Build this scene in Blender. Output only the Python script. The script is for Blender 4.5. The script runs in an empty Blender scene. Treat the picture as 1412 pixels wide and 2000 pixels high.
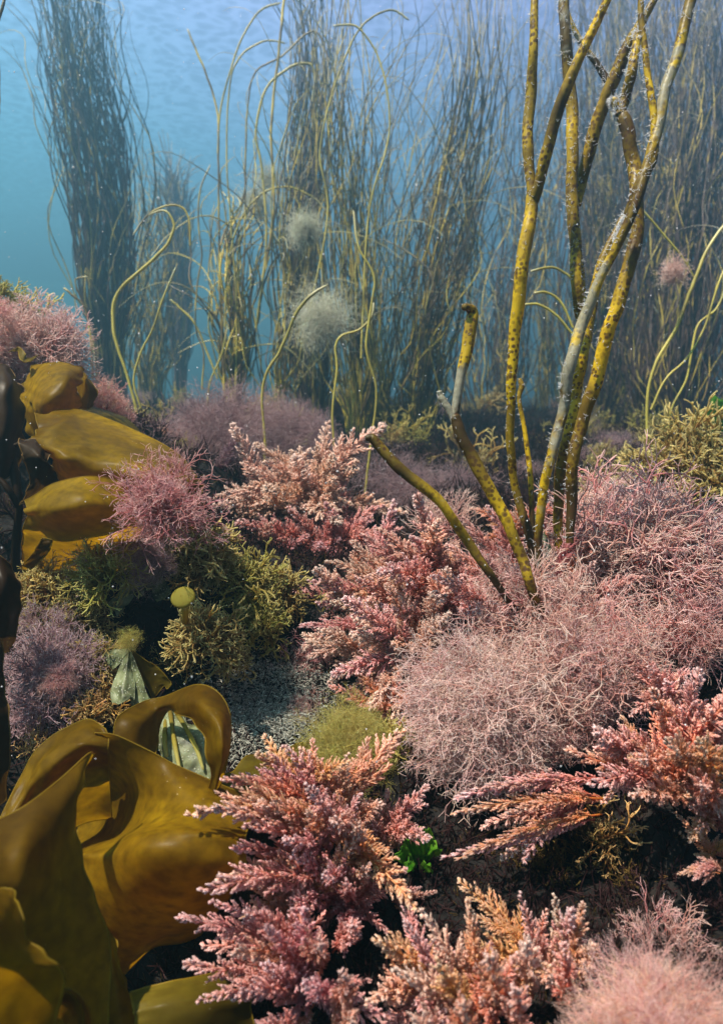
import bpy, math
import numpy as np
from mathutils import Vector, Matrix

# ------------------------------------------------------------------ camera, world, sun, exposure
S = bpy.context.scene
C = S.collection
R = math.radians
F = 1303.0                      # focal length in photograph pixels
CAM = np.array([0.0, 0.0, 0.40])
PITCH = R(12.0)
FWD = np.array([0.0, math.cos(PITCH), -math.sin(PITCH)])
UPV = np.array([0.0, math.sin(PITCH), math.cos(PITCH)])
RGT = np.array([1.0, 0.0, 0.0])

cam_d = bpy.data.cameras.new('camera')
cam = bpy.data.objects.new('camera', cam_d)
C.objects.link(cam)
cam.location = CAM
cam.rotation_euler = (math.pi / 2 - PITCH, 0, 0)
cam_d.sensor_fit = 'VERTICAL'
cam_d.sensor_height = 36
cam_d.sensor_width = 36
cam_d.lens = 18.0 * F / 1000.0
cam_d.clip_start = 0.02
cam_d.clip_end = 200
cam_d.dof.use_dof = True
cam_d.dof.focus_distance = 0.62
cam_d.dof.aperture_fstop = 9.0
S.camera = cam

SUN_EL, SUN_AZ = R(66), R(-112)   # azimuth from +Y towards +X
sun_dir = Vector((math.cos(SUN_EL) * math.sin(SUN_AZ), math.cos(SUN_EL) * math.cos(SUN_AZ), math.sin(SUN_EL)))
sl = bpy.data.lights.new('sun', 'SUN')
sl.energy = 5.0
sl.angle = R(0.6)
sl.color = (1.0, 0.90, 0.74)
so = bpy.data.objects.new('sun', sl)
C.objects.link(so)
so.rotation_euler = sun_dir.to_track_quat('Z', 'Y').to_euler()

W = bpy.data.worlds.new('World')
S.world = W
W.use_nodes = True
wt = W.node_tree
for n in list(wt.nodes):
    wt.nodes.remove(n)
wo = wt.nodes.new('ShaderNodeOutputWorld')
bg = wt.nodes.new('ShaderNodeBackground')
tc = wt.nodes.new('ShaderNodeTexCoord')
sx = wt.nodes.new('ShaderNodeSeparateXYZ')
cr = wt.nodes.new('ShaderNodeValToRGB')
mr = wt.nodes.new('ShaderNodeMapRange')
mr.inputs['From Min'].default_value = -1
mr.inputs['From Max'].default_value = 1
wt.links.new(tc.outputs['Generated'], sx.inputs[0])
wt.links.new(sx.outputs['Z'], mr.inputs['Value'])
wt.links.new(mr.outputs[0], cr.inputs[0])
# the open water is brighter and greener to the left, duller towards the right
mxr = wt.nodes.new('ShaderNodeMapRange'); mxr.inputs['From Min'].default_value = -.5; mxr.inputs['From Max'].default_value = .55
wt.links.new(sx.outputs['X'], mxr.inputs['Value'])
azr = wt.nodes.new('ShaderNodeValToRGB'); azr.color_ramp.elements[0].color = (.95, 1.12, 1.0, 1); azr.color_ramp.elements[1].color = (.85, .55, .68, 1)
em = azr.color_ramp.elements.new(.38); em.color = (1.35, 1.1, 1.08, 1)
wt.links.new(mxr.outputs[0], azr.inputs[0])
wm = wt.nodes.new('ShaderNodeMix'); wm.data_type = 'RGBA'; wm.blend_type = 'MULTIPLY'; wm.inputs[0].default_value = 1
wt.links.new(cr.outputs[0], wm.inputs[6]); wt.links.new(azr.outputs[0], wm.inputs[7])
wt.links.new(wm.outputs[2], bg.inputs[0])
wt.links.new(bg.outputs[0], wo.inputs[0])
el = cr.color_ramp.elements
def zz(deg): return (math.sin(R(deg)) + 1) / 2
stops = [(-90, (.0006, .002, .003)), (-20, (.002, .007, .010)), (-2, (.032, .105, .125)), (6, (.050, .175, .205)),
         (16, (.082, .210, .325)), (28, (.165, .245, .450)), (45, (.035, .065, .11)), (90, (.025, .04, .06))]
el[0].position = 0; el[0].color = stops[0][1] + (1,)
el[1].position = 1; el[1].color = stops[-1][1] + (1,)
for d_, c_ in stops[1:-1]:
    e = el.new(zz(d_)); e.color = c_ + (1,)
bg.inputs[1].default_value = 1.0

S.view_settings.view_transform = 'Standard'
S.view_settings.look = 'None'
S.view_settings.gamma = 1
S.view_settings.exposure = 1.68
S.cycles.use_denoising = True
S.cycles.max_bounces = 6
S.cycles.diffuse_bounces = 4
S.cycles.glossy_bounces = 2
S.cycles.transmission_bounces = 3
S.cycles.volume_bounces = 0
S.cycles.transparent_max_bounces = 6
S.cycles.sample_clamp_indirect = 3

# ------------------------------------------------------------------ helpers
def P(px, py, d):
    return CAM + d * (FWD + (px - 706) / F * RGT - (py - 1000) / F * UPV)

def tag(o, label=None, cat=None, group=None, kind=None):
    if label: o['label'] = label
    if cat: o['category'] = cat
    if group: o['group'] = group
    if kind: o['kind'] = kind
    return o

def empty(name, loc, label, cat, group=None):
    o = bpy.data.objects.new(name, None)
    C.objects.link(o)
    o.location = loc
    o.empty_display_size = 0.02
    return tag(o, label, cat, group)

class MB:
    """collects quads with two point attributes: t (along) and c (random)"""
    def __init__(self):
        self.v = []; self.f = []; self.t = []; self.c = []; self.n = 0
    def raw(self, v, f, t, c):
        self.v.append(v.reshape(-1, 3)); self.f.append(f.reshape(-1, 4) + self.n)
        self.t.append(np.broadcast_to(t, (len(self.v[-1]),)).astype(np.float32).ravel())
        self.c.append(np.broadcast_to(c, (len(self.v[-1]),)).astype(np.float32).ravel())
        self.n += len(self.v[-1])
    def tubes(self, paths, radii, k=3, t=None, c=None, flat=1.0):
        Sn, N, _ = paths.shape
        radii = np.broadcast_to(radii, (Sn, N))
        tan = np.gradient(paths, axis=1)
        tan /= np.linalg.norm(tan, axis=2, keepdims=True) + 1e-12
        avg = tan.mean(axis=1)
        ref = np.where(np.abs(avg[:, 2:3]) > 0.7, np.array([[1.0, 0.13, 0]]), np.array([[0.07, 0, 1.0]]))
        ref = np.broadcast_to(ref[:, None, :], tan.shape)
        u = np.cross(tan, ref); u /= np.linalg.norm(u, axis=2, keepdims=True) + 1e-12
        w = np.cross(tan, u)
        a = np.arange(k) * 2 * math.pi / k
        ring = (paths[:, :, None, :] + radii[:, :, None, None] *
                (u[:, :, None, :] * np.cos(a)[None, None, :, None] + flat * w[:, :, None, :] * np.sin(a)[None, None, :, None]))
        if t is None: t = np.broadcast_to(np.linspace(0, 1, N)[None], (Sn, N))
        if c is None: c = np.zeros(Sn)
        T = np.broadcast_to(np.asarray(t)[:, :, None], (Sn, N, k))
        CC = np.broadcast_to(np.asarray(c).reshape(Sn, -1)[:, :1, None], (Sn, N, k))
        idx = np.arange(Sn * N * k).reshape(Sn, N, k)
        a0 = idx[:, :-1, :]; b0 = np.roll(a0, -1, axis=2); c0 = np.roll(idx[:, 1:, :], -1, axis=2); d0 = idx[:, 1:, :]
        q = np.stack([a0, b0, c0, d0], axis=-1)
        self.raw(ring, q, T.reshape(-1), CC.reshape(-1))
    def build(self, name, mat=None, parent=None, link=True, origin=None, smooth=True):
        me = bpy.data.meshes.new(name)
        v = np.concatenate(self.v).astype(np.float32); f = np.concatenate(self.f).astype(np.int32)
        if origin is not None: v = v - np.asarray(origin, dtype=np.float32)
        me.vertices.add(len(v)); me.vertices.foreach_set('co', v.ravel())
        me.loops.add(len(f) * 4); me.loops.foreach_set('vertex_index', f.ravel())
        me.polygons.add(len(f)); me.polygons.foreach_set('loop_start', np.arange(len(f), dtype=np.int32) * 4)
        me.update(calc_edges=True)
        me.polygons.foreach_set('use_smooth', np.full(len(f), smooth))
        for nm, arr in (('t', self.t), ('c', self.c)):
            at = me.attributes.new(nm, 'FLOAT', 'POINT')
            at.data.foreach_set('value', np.concatenate(arr).astype(np.float32))
        if mat: me.materials.append(mat)
        if not link: return me
        return put(me, name, parent, origin if parent is None else None)

def put(me, name, parent=None, loc=None):
    o = bpy.data.objects.new(name, me)
    C.objects.link(o)
    if parent: o.parent = parent
    if loc is not None: o.location = loc
    return o

def unit(a):
    return a / (np.linalg.norm(a, axis=-1, keepdims=True) + 1e-12)

def spline(pts, n, closed=False):
    """Catmull-Rom through pts (M,k) -> (n,k)"""
    pts = np.asarray(pts, float)
    M = len(pts)
    e = np.vstack([2 * pts[0] - pts[1], pts, 2 * pts[-1] - pts[-2]])
    u = np.linspace(0, M - 1 - 1e-9, n)
    i = u.astype(int); s = (u - i)[:, None]
    p0, p1, p2, p3 = e[i], e[i + 1], e[i + 2], e[i + 3]
    return 0.5 * (2 * p1 + (p2 - p0) * s + (2 * p0 - 5 * p1 + 4 * p2 - p3) * s ** 2 + (3 * p1 - 3 * p2 + p3 - p0) * s ** 3)

def wob(rng, shape_s, N, freq=3.0, dims=3):
    """smooth noise (S,N,dims) about -1..1"""
    u = np.linspace(0, 1, N)[None, :, None]
    out = 0
    for k in range(3):
        f = freq * (0.5 + 0.7 * k) * (0.7 + 0.6 * rng.random((shape_s, 1, dims)))
        out = out + np.sin(2 * math.pi * (f * u + rng.random((shape_s, 1, dims)))) / (1 + 0.8 * k)
    return out / 1.9

# ------------------------------------------------------------------ materials
def nt(name):
    m = bpy.data.materials.new(name); m.use_nodes = True
    t = m.node_tree
    for n in list(t.nodes): t.nodes.remove(n)
    return m, t

def ramp(t, stops):
    r = t.nodes.new('ShaderNodeValToRGB')
    e = r.color_ramp.elements
    e[0].position = stops[0][0]; e[0].color = tuple(stops[0][1]) + (1,)
    e[1].position = stops[-1][0]; e[1].color = tuple(stops[-1][1]) + (1,)
    for p, c in stops[1:-1]:
        x = e.new(p); x.color = tuple(c) + (1,)
    return r

def math_n(t, op, a, b=None, c=None, clamp=False):
    n = t.nodes.new('ShaderNodeMath'); n.operation = op; n.use_clamp = clamp
    for i, x in enumerate((a, b, c)):
        if x is None: continue
        if hasattr(x, 'is_output') or isinstance(x, bpy.types.NodeSocket): t.links.new(x, n.inputs[i])
        else: n.inputs[i].default_value = x
    return n.outputs[0]

def mixc(t, fac, a, b, blend='MIX'):
    n = t.nodes.new('ShaderNodeMix'); n.data_type = 'RGBA'; n.blend_type = blend
    for i, x in ((0, fac), (6, a), (7, b)):
        if isinstance(x, bpy.types.NodeSocket): t.links.new(x, n.inputs[i])
        elif isinstance(x, (int, float)): n.inputs[i].default_value = x
        else: n.inputs[i].default_value = tuple(x) + (1,)
    return n.outputs[2]

def noise(t, scale, detail=2.0, coord='Object', w=None, out='Fac'):
    tcn = t.nodes.new('ShaderNodeTexCoord')
    n = t.nodes.new('ShaderNodeTexNoise')
    n.inputs['Scale'].default_value = scale; n.inputs['Detail'].default_value = detail
    t.links.new(tcn.outputs[coord], n.inputs['Vector'])
    return n.outputs[out]

def attr(t, name):
    a = t.nodes.new('ShaderNodeAttribute'); a.attribute_name = name
    return a.outputs['Fac']

def finish(t, col, trans=0.4, rough=0.55, spec=0.3, bump=None, tcol=None):
    p = t.nodes.new('ShaderNodeBsdfPrincipled')
    p.inputs['Roughness'].default_value = rough
    p.inputs['Specular IOR Level'].default_value = spec
    t.links.new(col, p.inputs['Base Color'])
    if bump is not None:
        b = t.nodes.new('ShaderNodeBump'); b.inputs['Strength'].default_value = bump[1]; b.inputs['Distance'].default_value = bump[2]
        t.links.new(bump[0], b.inputs['Height']); t.links.new(b.outputs[0], p.inputs['Normal'])
    tr = t.nodes.new('ShaderNodeBsdfTranslucent')
    t.links.new(tcol if tcol is not None else col, tr.inputs['Color'])
    mx = t.nodes.new('ShaderNodeMixShader'); mx.inputs[0].default_value = trans
    t.links.new(p.outputs[0], mx.inputs[1]); t.links.new(tr.outputs[0], mx.inputs[2])
    o = t.nodes.new('ShaderNodeOutputMaterial')
    t.links.new(mx.outputs[0], o.inputs[0])

def algae(name, stops, alt=None, altscale=25, trans=0.6, hue=0.015, val=0.25, rough=0.55):
    """stops along attribute t (base to tip); alt = second ramp mixed in patches"""
    m, t = nt(name)
    a = attr(t, 't')
    r = ramp(t, stops); t.links.new(a, r.inputs[0])
    col = r.outputs[0]
    oi = t.nodes.new('ShaderNodeObjectInfo')
    if alt:
        r2 = ramp(t, alt); t.links.new(a, r2.inputs[0])
        nf = noise(t, altscale, 2.0)
        f = math_n(t, 'ADD', math_n(t, 'MULTIPLY', math_n(t, 'SUBTRACT', nf, 0.5), 2.6), oi.outputs['Random'])
        f = math_n(t, 'MULTIPLY', f, 0.45, clamp=True)
        col = mixc(t, f, col, r2.outputs[0])
    hs = t.nodes.new('ShaderNodeHueSaturation')
    cc = attr(t, 'c')
    t.links.new(math_n(t, 'ADD', math_n(t, 'MULTIPLY', math_n(t, 'SUBTRACT', oi.outputs['Random'], 0.5), 2 * hue), 0.5), hs.inputs['Hue'])
    t.links.new(math_n(t, 'ADD', math_n(t, 'MULTIPLY', math_n(t, 'SUBTRACT', cc, 0.5), 2 * val), 1.0), hs.inputs['Value'])
    t.links.new(col, hs.inputs['Color'])
    finish(t, hs.outputs[0], trans, rough, .06)
    return m

M = {}
M['pink'] = algae('pink_feathery_algae', [(0, (.54, .16, .09)), (.4, (.78, .38, .31)), (.75, (.86, .56, .54)), (1, (.95, .82, .84))],
                  alt=[(0, (.60, .20, .02)), (.5, (.80, .38, .13)), (1, (.92, .64, .48))])
M['coral'] = algae('coral_feathery_algae', [(0, (.60, .16, .04)), (.4, (.83, .34, .19)), (.75, (.89, .53, .45)), (1, (.96, .81, .80))],
                  alt=[(0, (.60, .28, .02)), (.5, (.82, .44, .12)), (1, (.92, .68, .44))])
M['magenta'] = algae('magenta_feathery_algae', [(0, (.50, .12, .10)), (.4, (.76, .31, .30)), (.75, (.85, .52, .53)), (1, (.94, .79, .82))],
                  alt=[(0, (.52, .10, .04)), (.5, (.76, .26, .20)), (1, (.90, .58, .56))])
M['peach'] = algae('peach_feathery_algae', [(0, (.54, .22, .10)), (.4, (.84, .55, .41)), (.75, (.91, .70, .60)), (1, (.96, .86, .80))],
                  alt=[(0, (.50, .16, .10)), (.5, (.76, .40, .32)), (1, (.92, .72, .66))])
M['rose'] = algae('rose_wispy_algae', [(0, (.40, .09, .08)), (.5, (.68, .32, .31)), (.85, (.80, .51, .50)), (1, (.90, .71, .70))],  # dark red pigment at the base, deepened further for shading contrast
                  alt=[(0, (.40, .09, .04)), (.5, (.68, .30, .22)), (1, (.86, .62, .52))])
M['cream'] = algae('cream_wispy_algae', [(0, (.42, .13, .12)), (.5, (.68, .40, .38)), (.85, (.80, .58, .56)), (1, (.88, .74, .72))],  # inner red pigment, with shade added by a darkened base stop
                  alt=[(0, (.42, .17, .11)), (.5, (.72, .46, .38)), (1, (.88, .74, .64))])
M['lilac'] = algae('lilac_wispy_algae', [(0, (.26, .10, .11)), (.5, (.42, .24, .27)), (.85, (.56, .40, .44)), (1, (.72, .58, .60))],
                   alt=[(0, (.30, .13, .12)), (.5, (.50, .32, .32)), (1, (.74, .60, .58))])
M['mauve'] = algae('mauve_fuzzy_algae', [(0, (.26, .13, .15)), (.5, (.40, .25, .28)), (1, (.60, .46, .48))],
                   alt=[(0, (.2, .1, .1)), (.5, (.30, .18, .18)), (1, (.45, .33, .34))])
M['olive'] = algae('olive_turf_algae', [(0, (.15, .075, .02)), (.45, (.36, .22, .06)), (.8, (.62, .50, .17)), (1, (.84, .76, .38))],
                   alt=[(0, (.22, .10, .05)), (.5, (.46, .27, .13)), (1, (.74, .56, .32))], val=.35)
M['gold'] = algae('golden_turf_algae', [(0, (.22, .10, .03)), (.45, (.50, .28, .08)), (1, (.80, .60, .30))], val=.35)
M['yellow_fluff'] = algae('yellow_green_fluffy_algae', [(0, (.22, .15, .03)), (.5, (.46, .38, .07)), (1, (.68, .62, .25))])
M['green'] = algae('green_sea_lettuce', [(0, (.03, .15, .008)), (.5, (.08, .32, .015)), (1, (.2, .52, .05))], trans=.5)
M['fuzz'] = algae('pale_fuzz', [(0, (.62, .62, .50)), (1, (.78, .79, .68))], trans=.5, val=.15)
M['rosedeep'] = algae('deep_rose_wispy_algae', [(0, (.34, .05, .05)), (.5, (.56, .20, .20)), (.85, (.70, .38, .38)), (1, (.82, .58, .58))])
M['pompom'] = algae('pale_pink_fuzz', [(0, (.80, .52, .46)), (1, (.92, .78, .74))], trans=.6, val=.15)
M['whitehair'] = algae('white_hydroid_hair', [(0, (.6, .6, .62)), (1, (.9, .9, .93))], trans=.5, val=.1)
M['brown_twig'] = algae('brown_twiggy_debris', [(0, (.03, .018, .01)), (.6, (.09, .05, .018)), (1, (.22, .14, .045))], val=.4)
M['redtwig'] = algae('dark_red_turf', [(0, (.015, .007, .008)), (.6, (.04, .018, .02)), (1, (.11, .055, .06))], val=.4)
M['grit'] = algae('pale_shelly_grit', [(0, (.22, .21, .18)), (1, (.55, .53, .47))], val=.35, trans=.2)

def strand_mat(name, dark, mid, yel, tip, bias=0.0, trans=.3):
    m, t = nt(name)
    a = attr(t, 't'); c = attr(t, 'c')
    nf = noise(t, 9.0, 2.0)
    f = math_n(t, 'ADD', math_n(t, 'MULTIPLY', math_n(t, 'SUBTRACT', nf, 0.5), 2.2), math_n(t, 'ADD', c, bias))
    r = ramp(t, [(0, dark), (.45, mid), (.8, yel), (1, yel)]); t.links.new(f, r.inputs[0])
    rt = ramp(t, [(0, (0, 0, 0)), (.82, (0, 0, 0)), (1, (.8, .8, .8))]); t.links.new(a, rt.inputs[0])
    col = mixc(t, rt.outputs[0], r.outputs[0], tip)
    nn = noise(t, 400, 1.0)
    col = mixc(t, math_n(t, 'MULTIPLY', nn, 0.35), col, dark)
    finish(t, col, trans, .4, .4)
    return m
M['strand'] = strand_mat('thongweed_olive', (.085, .055, .030), (.27, .18, .055), (.80, .62, .08), (.82, .76, .52))
M['strand_dark'] = strand_mat('thongweed_dark', (.060, .034, .036), (.15, .095, .070), (.72, .55, .09), (.78, .72, .56), -.02)
M['strand_yellow'] = strand_mat('thongweed_yellow', (.14, .11, .03), (.34, .28, .06), (.60, .50, .10), (.75, .70, .45), .25)
M['fleck'] = algae('pale_epiphyte_flecks', [(0, (.34, .33, .26)), (1, (.55, .54, .44))], trans=.4, val=.3)

def stalk_mat():
    m, t = nt('yellow_spotted_stalk')
    n1 = noise(t, 10, 3)
    r = ramp(t, [(.38, (.07, .042, .010)), (.47, (.28, .18, .012)), (.60, (.74, .49, .012)), (.75, (.40, .26, .015))]); t.links.new(n1, r.inputs[0])
    tcn = t.nodes.new('ShaderNodeTexCoord')
    col = r.outputs[0]
    for sc, thr, w in ((240, .36, 1.0), (120, .28, .9)):
        vo = t.nodes.new('ShaderNodeTexVoronoi'); vo.inputs['Scale'].default_value = sc
        t.links.new(tcn.outputs['Object'], vo.inputs['Vector'])
        rs = ramp(t, [(0, (1, 1, 1)), (thr, (.8, .8, .8)), (thr + .12, (0, 0, 0))]); t.links.new(vo.outputs['Distance'], rs.inputs[0])
        nn = noise(t, 40, 1)
        f = math_n(t, 'MULTIPLY', rs.outputs[0], math_n(t, 'MULTIPLY_ADD', nn, 3.0, -.75, clamp=True), clamp=True)
        col = mixc(t, math_n(t, 'MULTIPLY', f, w), col, (.085, .035, .012))
    # pale encrusted parts follow attribute c (1 = encrusted)
    c = attr(t, 'c'); n3 = noise(t, 60, 3)
    fe = math_n(t, 'ADD', c, math_n(t, 'MULTIPLY', math_n(t, 'SUBTRACT', n3, .5), 1.6))
    re = ramp(t, [(.35, (0, 0, 0)), (.6, (1, 1, 1))]); t.links.new(fe, re.inputs[0])
    n4 = noise(t, 300, 2)
    enc = mixc(t, n4, (.17, .155, .11), (.46, .43, .33))
    col = mixc(t, math_n(t, 'MULTIPLY', re.outputs[0], .9), col, enc)
    finish(t, col, .36, .42, .3, bump=(noise(t, 220, 3), .25, .002))
    return m
M['stalk'] = stalk_mat()

def kelp_mat(name, base, deep, gold, trans, edgec=(.24, .16, .015)):
    m, t = nt(name)
    nf = noise(t, 7, 3)
    r = ramp(t, [(.3, deep), (.5, base), (.72, gold)]); t.links.new(nf, r.inputs[0])
    col = r.outputs[0]
    n2 = noise(t, 120, 4)
    col = mixc(t, math_n(t, 'MULTIPLY_ADD', n2, 1.6, -.55, clamp=True), col, deep)
    col = mixc(t, math_n(t, 'MULTIPLY_ADD', noise(t, 26, 5), 1.2, -.5, clamp=True), col, deep)
    # scattered tiny pale specks
    tcn = t.nodes.new('ShaderNodeTexCoord')
    vo = t.nodes.new('ShaderNodeTexVoronoi'); vo.inputs['Scale'].default_value = 170
    t.links.new(tcn.outputs['Object'], vo.inputs['Vector'])
    rs = ramp(t, [(0, (1, 1, 1)), (.05, (1, 1, 1)), (.09, (0, 0, 0))]); t.links.new(vo.outputs['Distance'], rs.inputs[0])
    nn = noise(t, 18, 1)
    col = mixc(t, math_n(t, 'MULTIPLY', rs.outputs[0], math_n(t, 'MULTIPLY_ADD', nn, 4, -2.0, clamp=True)), col, (.6, .52, .36))
    e = attr(t, 't')   # 1 at blade margin
    re = ramp(t, [(0, (0, 0, 0)), (.90, (0, 0, 0)), (1, (.8, .8, .8))]); t.links.new(e, re.inputs[0])
    col = mixc(t, re.outputs[0], col, edgec)
    tcol = mixc(t, 1.0, col, (1.9, 1.7, .6), 'MULTIPLY')
    finish(t, col, trans, .42, .11, bump=(noise(t, 60, 3), .15, .002), tcol=tcol)
    return m
M['kelp'] = kelp_mat('golden_kelp', (.150, .082, .003), (.045, .022, .002), (.31, .180, .004), .50)
M['kelp_bright'] = kelp_mat('bright_golden_kelp', (.26, .155, .003), (.075, .040, .002), (.46, .285, .004), .50)
M['kelp_dark'] = kelp_mat('dark_kelp', (.035, .018, .005), (.02, .01, .004), (.07, .04, .007), .3, (.22, .13, .04))
M['kelp_olive'] = kelp_mat('olive_kelp', (.11, .08, .008), (.06, .04, .005), (.19, .14, .015), .4)

def pale_blade():
    m, t = nt('pale_encrusted_blade')
    n1 = noise(t, 75, 5)
    r = ramp(t, [(.35, (.05, .055, .025)), (.5, (.17, .19, .09)), (.65, (.30, .33, .19))]); t.links.new(n1, r.inputs[0])
    tcn = t.nodes.new('ShaderNodeTexCoord')
    vo = t.nodes.new('ShaderNodeTexVoronoi'); vo.inputs['Scale'].default_value = 330
    t.links.new(tcn.outputs['Object'], vo.inputs['Vector'])
    rs = ramp(t, [(0, (1, 1, 1)), (.18, (.9, .9, .9)), (.3, (0, 0, 0))]); t.links.new(vo.outputs['Distance'], rs.inputs[0])
    col = mixc(t, math_n(t, 'MULTIPLY', rs.outputs[0], .45), r.outputs[0], (.70, .72, .58))
    finish(t, col, .35, .5, .4, bump=(rs.outputs[0], .5, .002))
    return m
M['pale_blade'] = pale_blade()

def ground_mat():
    m, t = nt('seabed_rock')
    n1 = noise(t, 6, 6); n2 = noise(t, 60, 5)
    r = ramp(t, [(.3, (.0022, .0018, .002)), (.5, (.006, .0045, .0045)), (.7, (.015, .011, .009))])
    t.links.new(math_n(t, 'ADD', math_n(t, 'MULTIPLY', n1, .5), math_n(t, 'MULTIPLY', n2, .5)), r.inputs[0])
    finish(t, r.outputs[0], 0.0, .8, .2, bump=(n2, .8, .01))
    return m
M['ground'] = ground_mat()

# ------------------------------------------------------------------ seabed
ANCH = []
def anchor(px, py, d, w=1.0):
    p = P(px, py, d); ANCH.append((p[0], p[1], p[2], w)); return p

for a in [  # right part
    (1412, 2000, .34), (1100, 2050, .36), (800, 2050, .38), (500, 2080, .42), (250, 2080, .50), (0, 2080, .50),
    (1200, 1720, .50), (1400, 1750, .46), (950, 1720, .50), (1050, 1650, .56), (820, 1700, .50), (1300, 1600, .50),
    (600, 1750, .50), (620, 1500, .60), (520, 1430, .66), (540, 1330, .72), (450, 1300, .74), (700, 1480, .60),
    (850, 1300, .66), (1000, 1250, .72), (1200, 1250, .72), (1400, 1250, .70), (1100, 1120, .82), (900, 1150, .82), (1350, 1080, .9),
    (650, 1120, 1.0), (560, 1060, 1.15), (750, 1020, 1.25), (950, 960, 1.5), (800, 960, 1.5), (600, 940, 1.5), (450, 930, 1.4),
    (1250, 990, 1.15), (1400, 970, 1.2), (1300, 930, 1.6), (420, 1000, 1.1),
    # left bank
    (-40, 640, .95), (10, 700, .95), (60, 830, .95), (-100, 620, .9), (20, 1000, .85), (110, 1030, .9), (220, 960, .98), (320, 1060, .86),
    (150, 1150, .78), (300, 1180, .76), (420, 1120, .82), (90, 1280, .70), (230, 1330, .66), (360, 1280, .74), (500, 1180, .82), (100, 1430, .62),
    (250, 1480, .60), (300, 1620, .60), (100, 1700, .56), (300, 1850, .54), (-80, 1300, .62), (-150, 1000, .8), (-150, 1700, .5), (350, 900, 1.15), (230, 830, 1.25),
    # far floor
    (300, 850, 2.0), (500, 860, 2.2), (700, 880, 2.2), (900, 880, 2.4), (1150, 890, 2.2), (1400, 890, 2.2), (100, 850, 2.2),
    (200, 800, 3.5), (600, 800, 4.0), (1000, 810, 4.0), (1400, 810, 4.0), (-300, 790, 4.0), (1800, 800, 4.0), (1700, 1200, .9), (1700, 1700, .5), (-500, 1000, 1.2)]:
    anchor(*a)
for i in range(16):
    a = i * math.pi / 8
    ANCH.append((8 * math.cos(a), 8 * math.sin(a), -.2, 1.0)); ANCH.append((16 * math.cos(a), 16 * math.sin(a), -.2, 1.0))
for x, y in ((0, -.3), (.4, -.4), (-.4, -.4), (0, -1), (1, -1), (-1, -1), (1, 0), (-1, 0), (2, 0), (-2, 0), (0, -3), (3, -3), (-3, -3)):
    ANCH.append((x, y, -.02 + (-.1 if abs(x) > .5 else 0) , 1.0))
AN = np.array(ANCH)

def fbm2(x, y, seed=0):
    r = np.random.default_rng(seed); out = 0
    for k in range(14):
        f = 3.0 * 1.45 ** k; a = r.random() * 6.28; ph = r.random() * 6.28
        out = out + np.sin(f * (x * math.cos(a) + y * math.sin(a)) + ph + 1.3 * np.sin(f * .6 * (y * math.cos(a) - x * math.sin(a)) + ph * 2)) / f
    return out

def H(x, y):
    x = np.asarray(x, float); y = np.asarray(y, float)
    dist0 = np.sqrt(x ** 2 + y ** 2)
    num = 0; den = 0
    for ax, ay, az, w in AN:
        s = .05 * max(.6, math.hypot(ax, ay))
        q = w / (((x - ax) ** 2 + (y - ay) ** 2) / s ** 2 + 0.35) ** 1.9
        num = num + q * az; den = den + q
    return num / den + 0.022 * fbm2(x, y, 3) * np.clip(dist0 * 2, .5, 3)

na, nr = 540, 300
rad = np.concatenate([[0.0], np.geomspace(.08, 15, nr - 1)])
ang = np.linspace(0, 2 * math.pi, na, endpoint=False)
gx = rad[:, None] * np.sin(ang)[None]; gy = rad[:, None] * np.cos(ang)[None]
gz = H(gx, gy)
mb = MB()
idx = np.arange(nr * na).reshape(nr, na)
q = np.stack([idx[:-1], np.roll(idx[:-1], -1, 1), np.roll(idx[1:], -1, 1), idx[1:]], -1)
mb.raw(np.stack([gx, gy, gz], -1), q, 0, 0)
tag(mb.build('seabed', M['ground']), kind='structure')

# ------------------------------------------------------------------ frond prototypes (unit length, along +Z, curling to +X)
def sample(paths, u):
    S_, N, _ = paths.shape
    f = np.clip(u, 0, .9999) * (N - 1); i = f.astype(int); s = (f - i)[..., None]
    r = np.arange(S_)[:, None]
    a = paths[r, i]; b = paths[r, i + 1]
    return a + (b - a) * s, unit(b - a)

def spawn(paths, lens, m, u0, u1, lfn, ang, N, bend, rng, flat=False):
    S_ = len(paths)
    u = np.linspace(u0, u1, m)[None] + rng.uniform(-.5, .5, (S_, m)) * (u1 - u0) / m
    pos, tan = sample(paths, u)
    ref = unit(rng.normal(size=(S_, 1, 3)) * np.ones((1, m, 1)))
    pa = unit(np.cross(tan, ref)); pb = np.cross(tan, pa)
    phi = (np.arange(m)[None] * (math.pi if flat else 2.39996)) + rng.random((S_, 1)) * 6.28 + rng.normal(size=(S_, m)) * .35
    perp = pa * np.cos(phi)[..., None] + pb * np.sin(phi)[..., None]
    an = ang + rng.normal(size=(S_, m)) * .15
    dr = tan * np.cos(an)[..., None] + perp * np.sin(an)[..., None]
    L = lens[:, None] * lfn(u) * rng.uniform(.75, 1.2, (S_, m))
    s = np.linspace(0, 1, N)[None, None, :, None]
    wv = rng.normal(size=(S_, m, 1, 3)) * .07
    p = pos[:, :, None] + L[..., None, None] * (dr[:, :, None] * s + bend * tan[:, :, None] * s ** 2 + wv * s * (1 - s) * 2)
    return p.reshape(S_ * m, N, 3), L.reshape(-1), u.reshape(-1)

def axis_path(rng, N=12, curl=.35, w=.03):
    s = np.linspace(0, 1, N)
    p = np.stack([curl * s ** 2, np.zeros(N), s * (1 - .12 * curl)], -1)[None]
    return p + wob(rng, 1, N, 1.5) * w * s[None, :, None]

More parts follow.
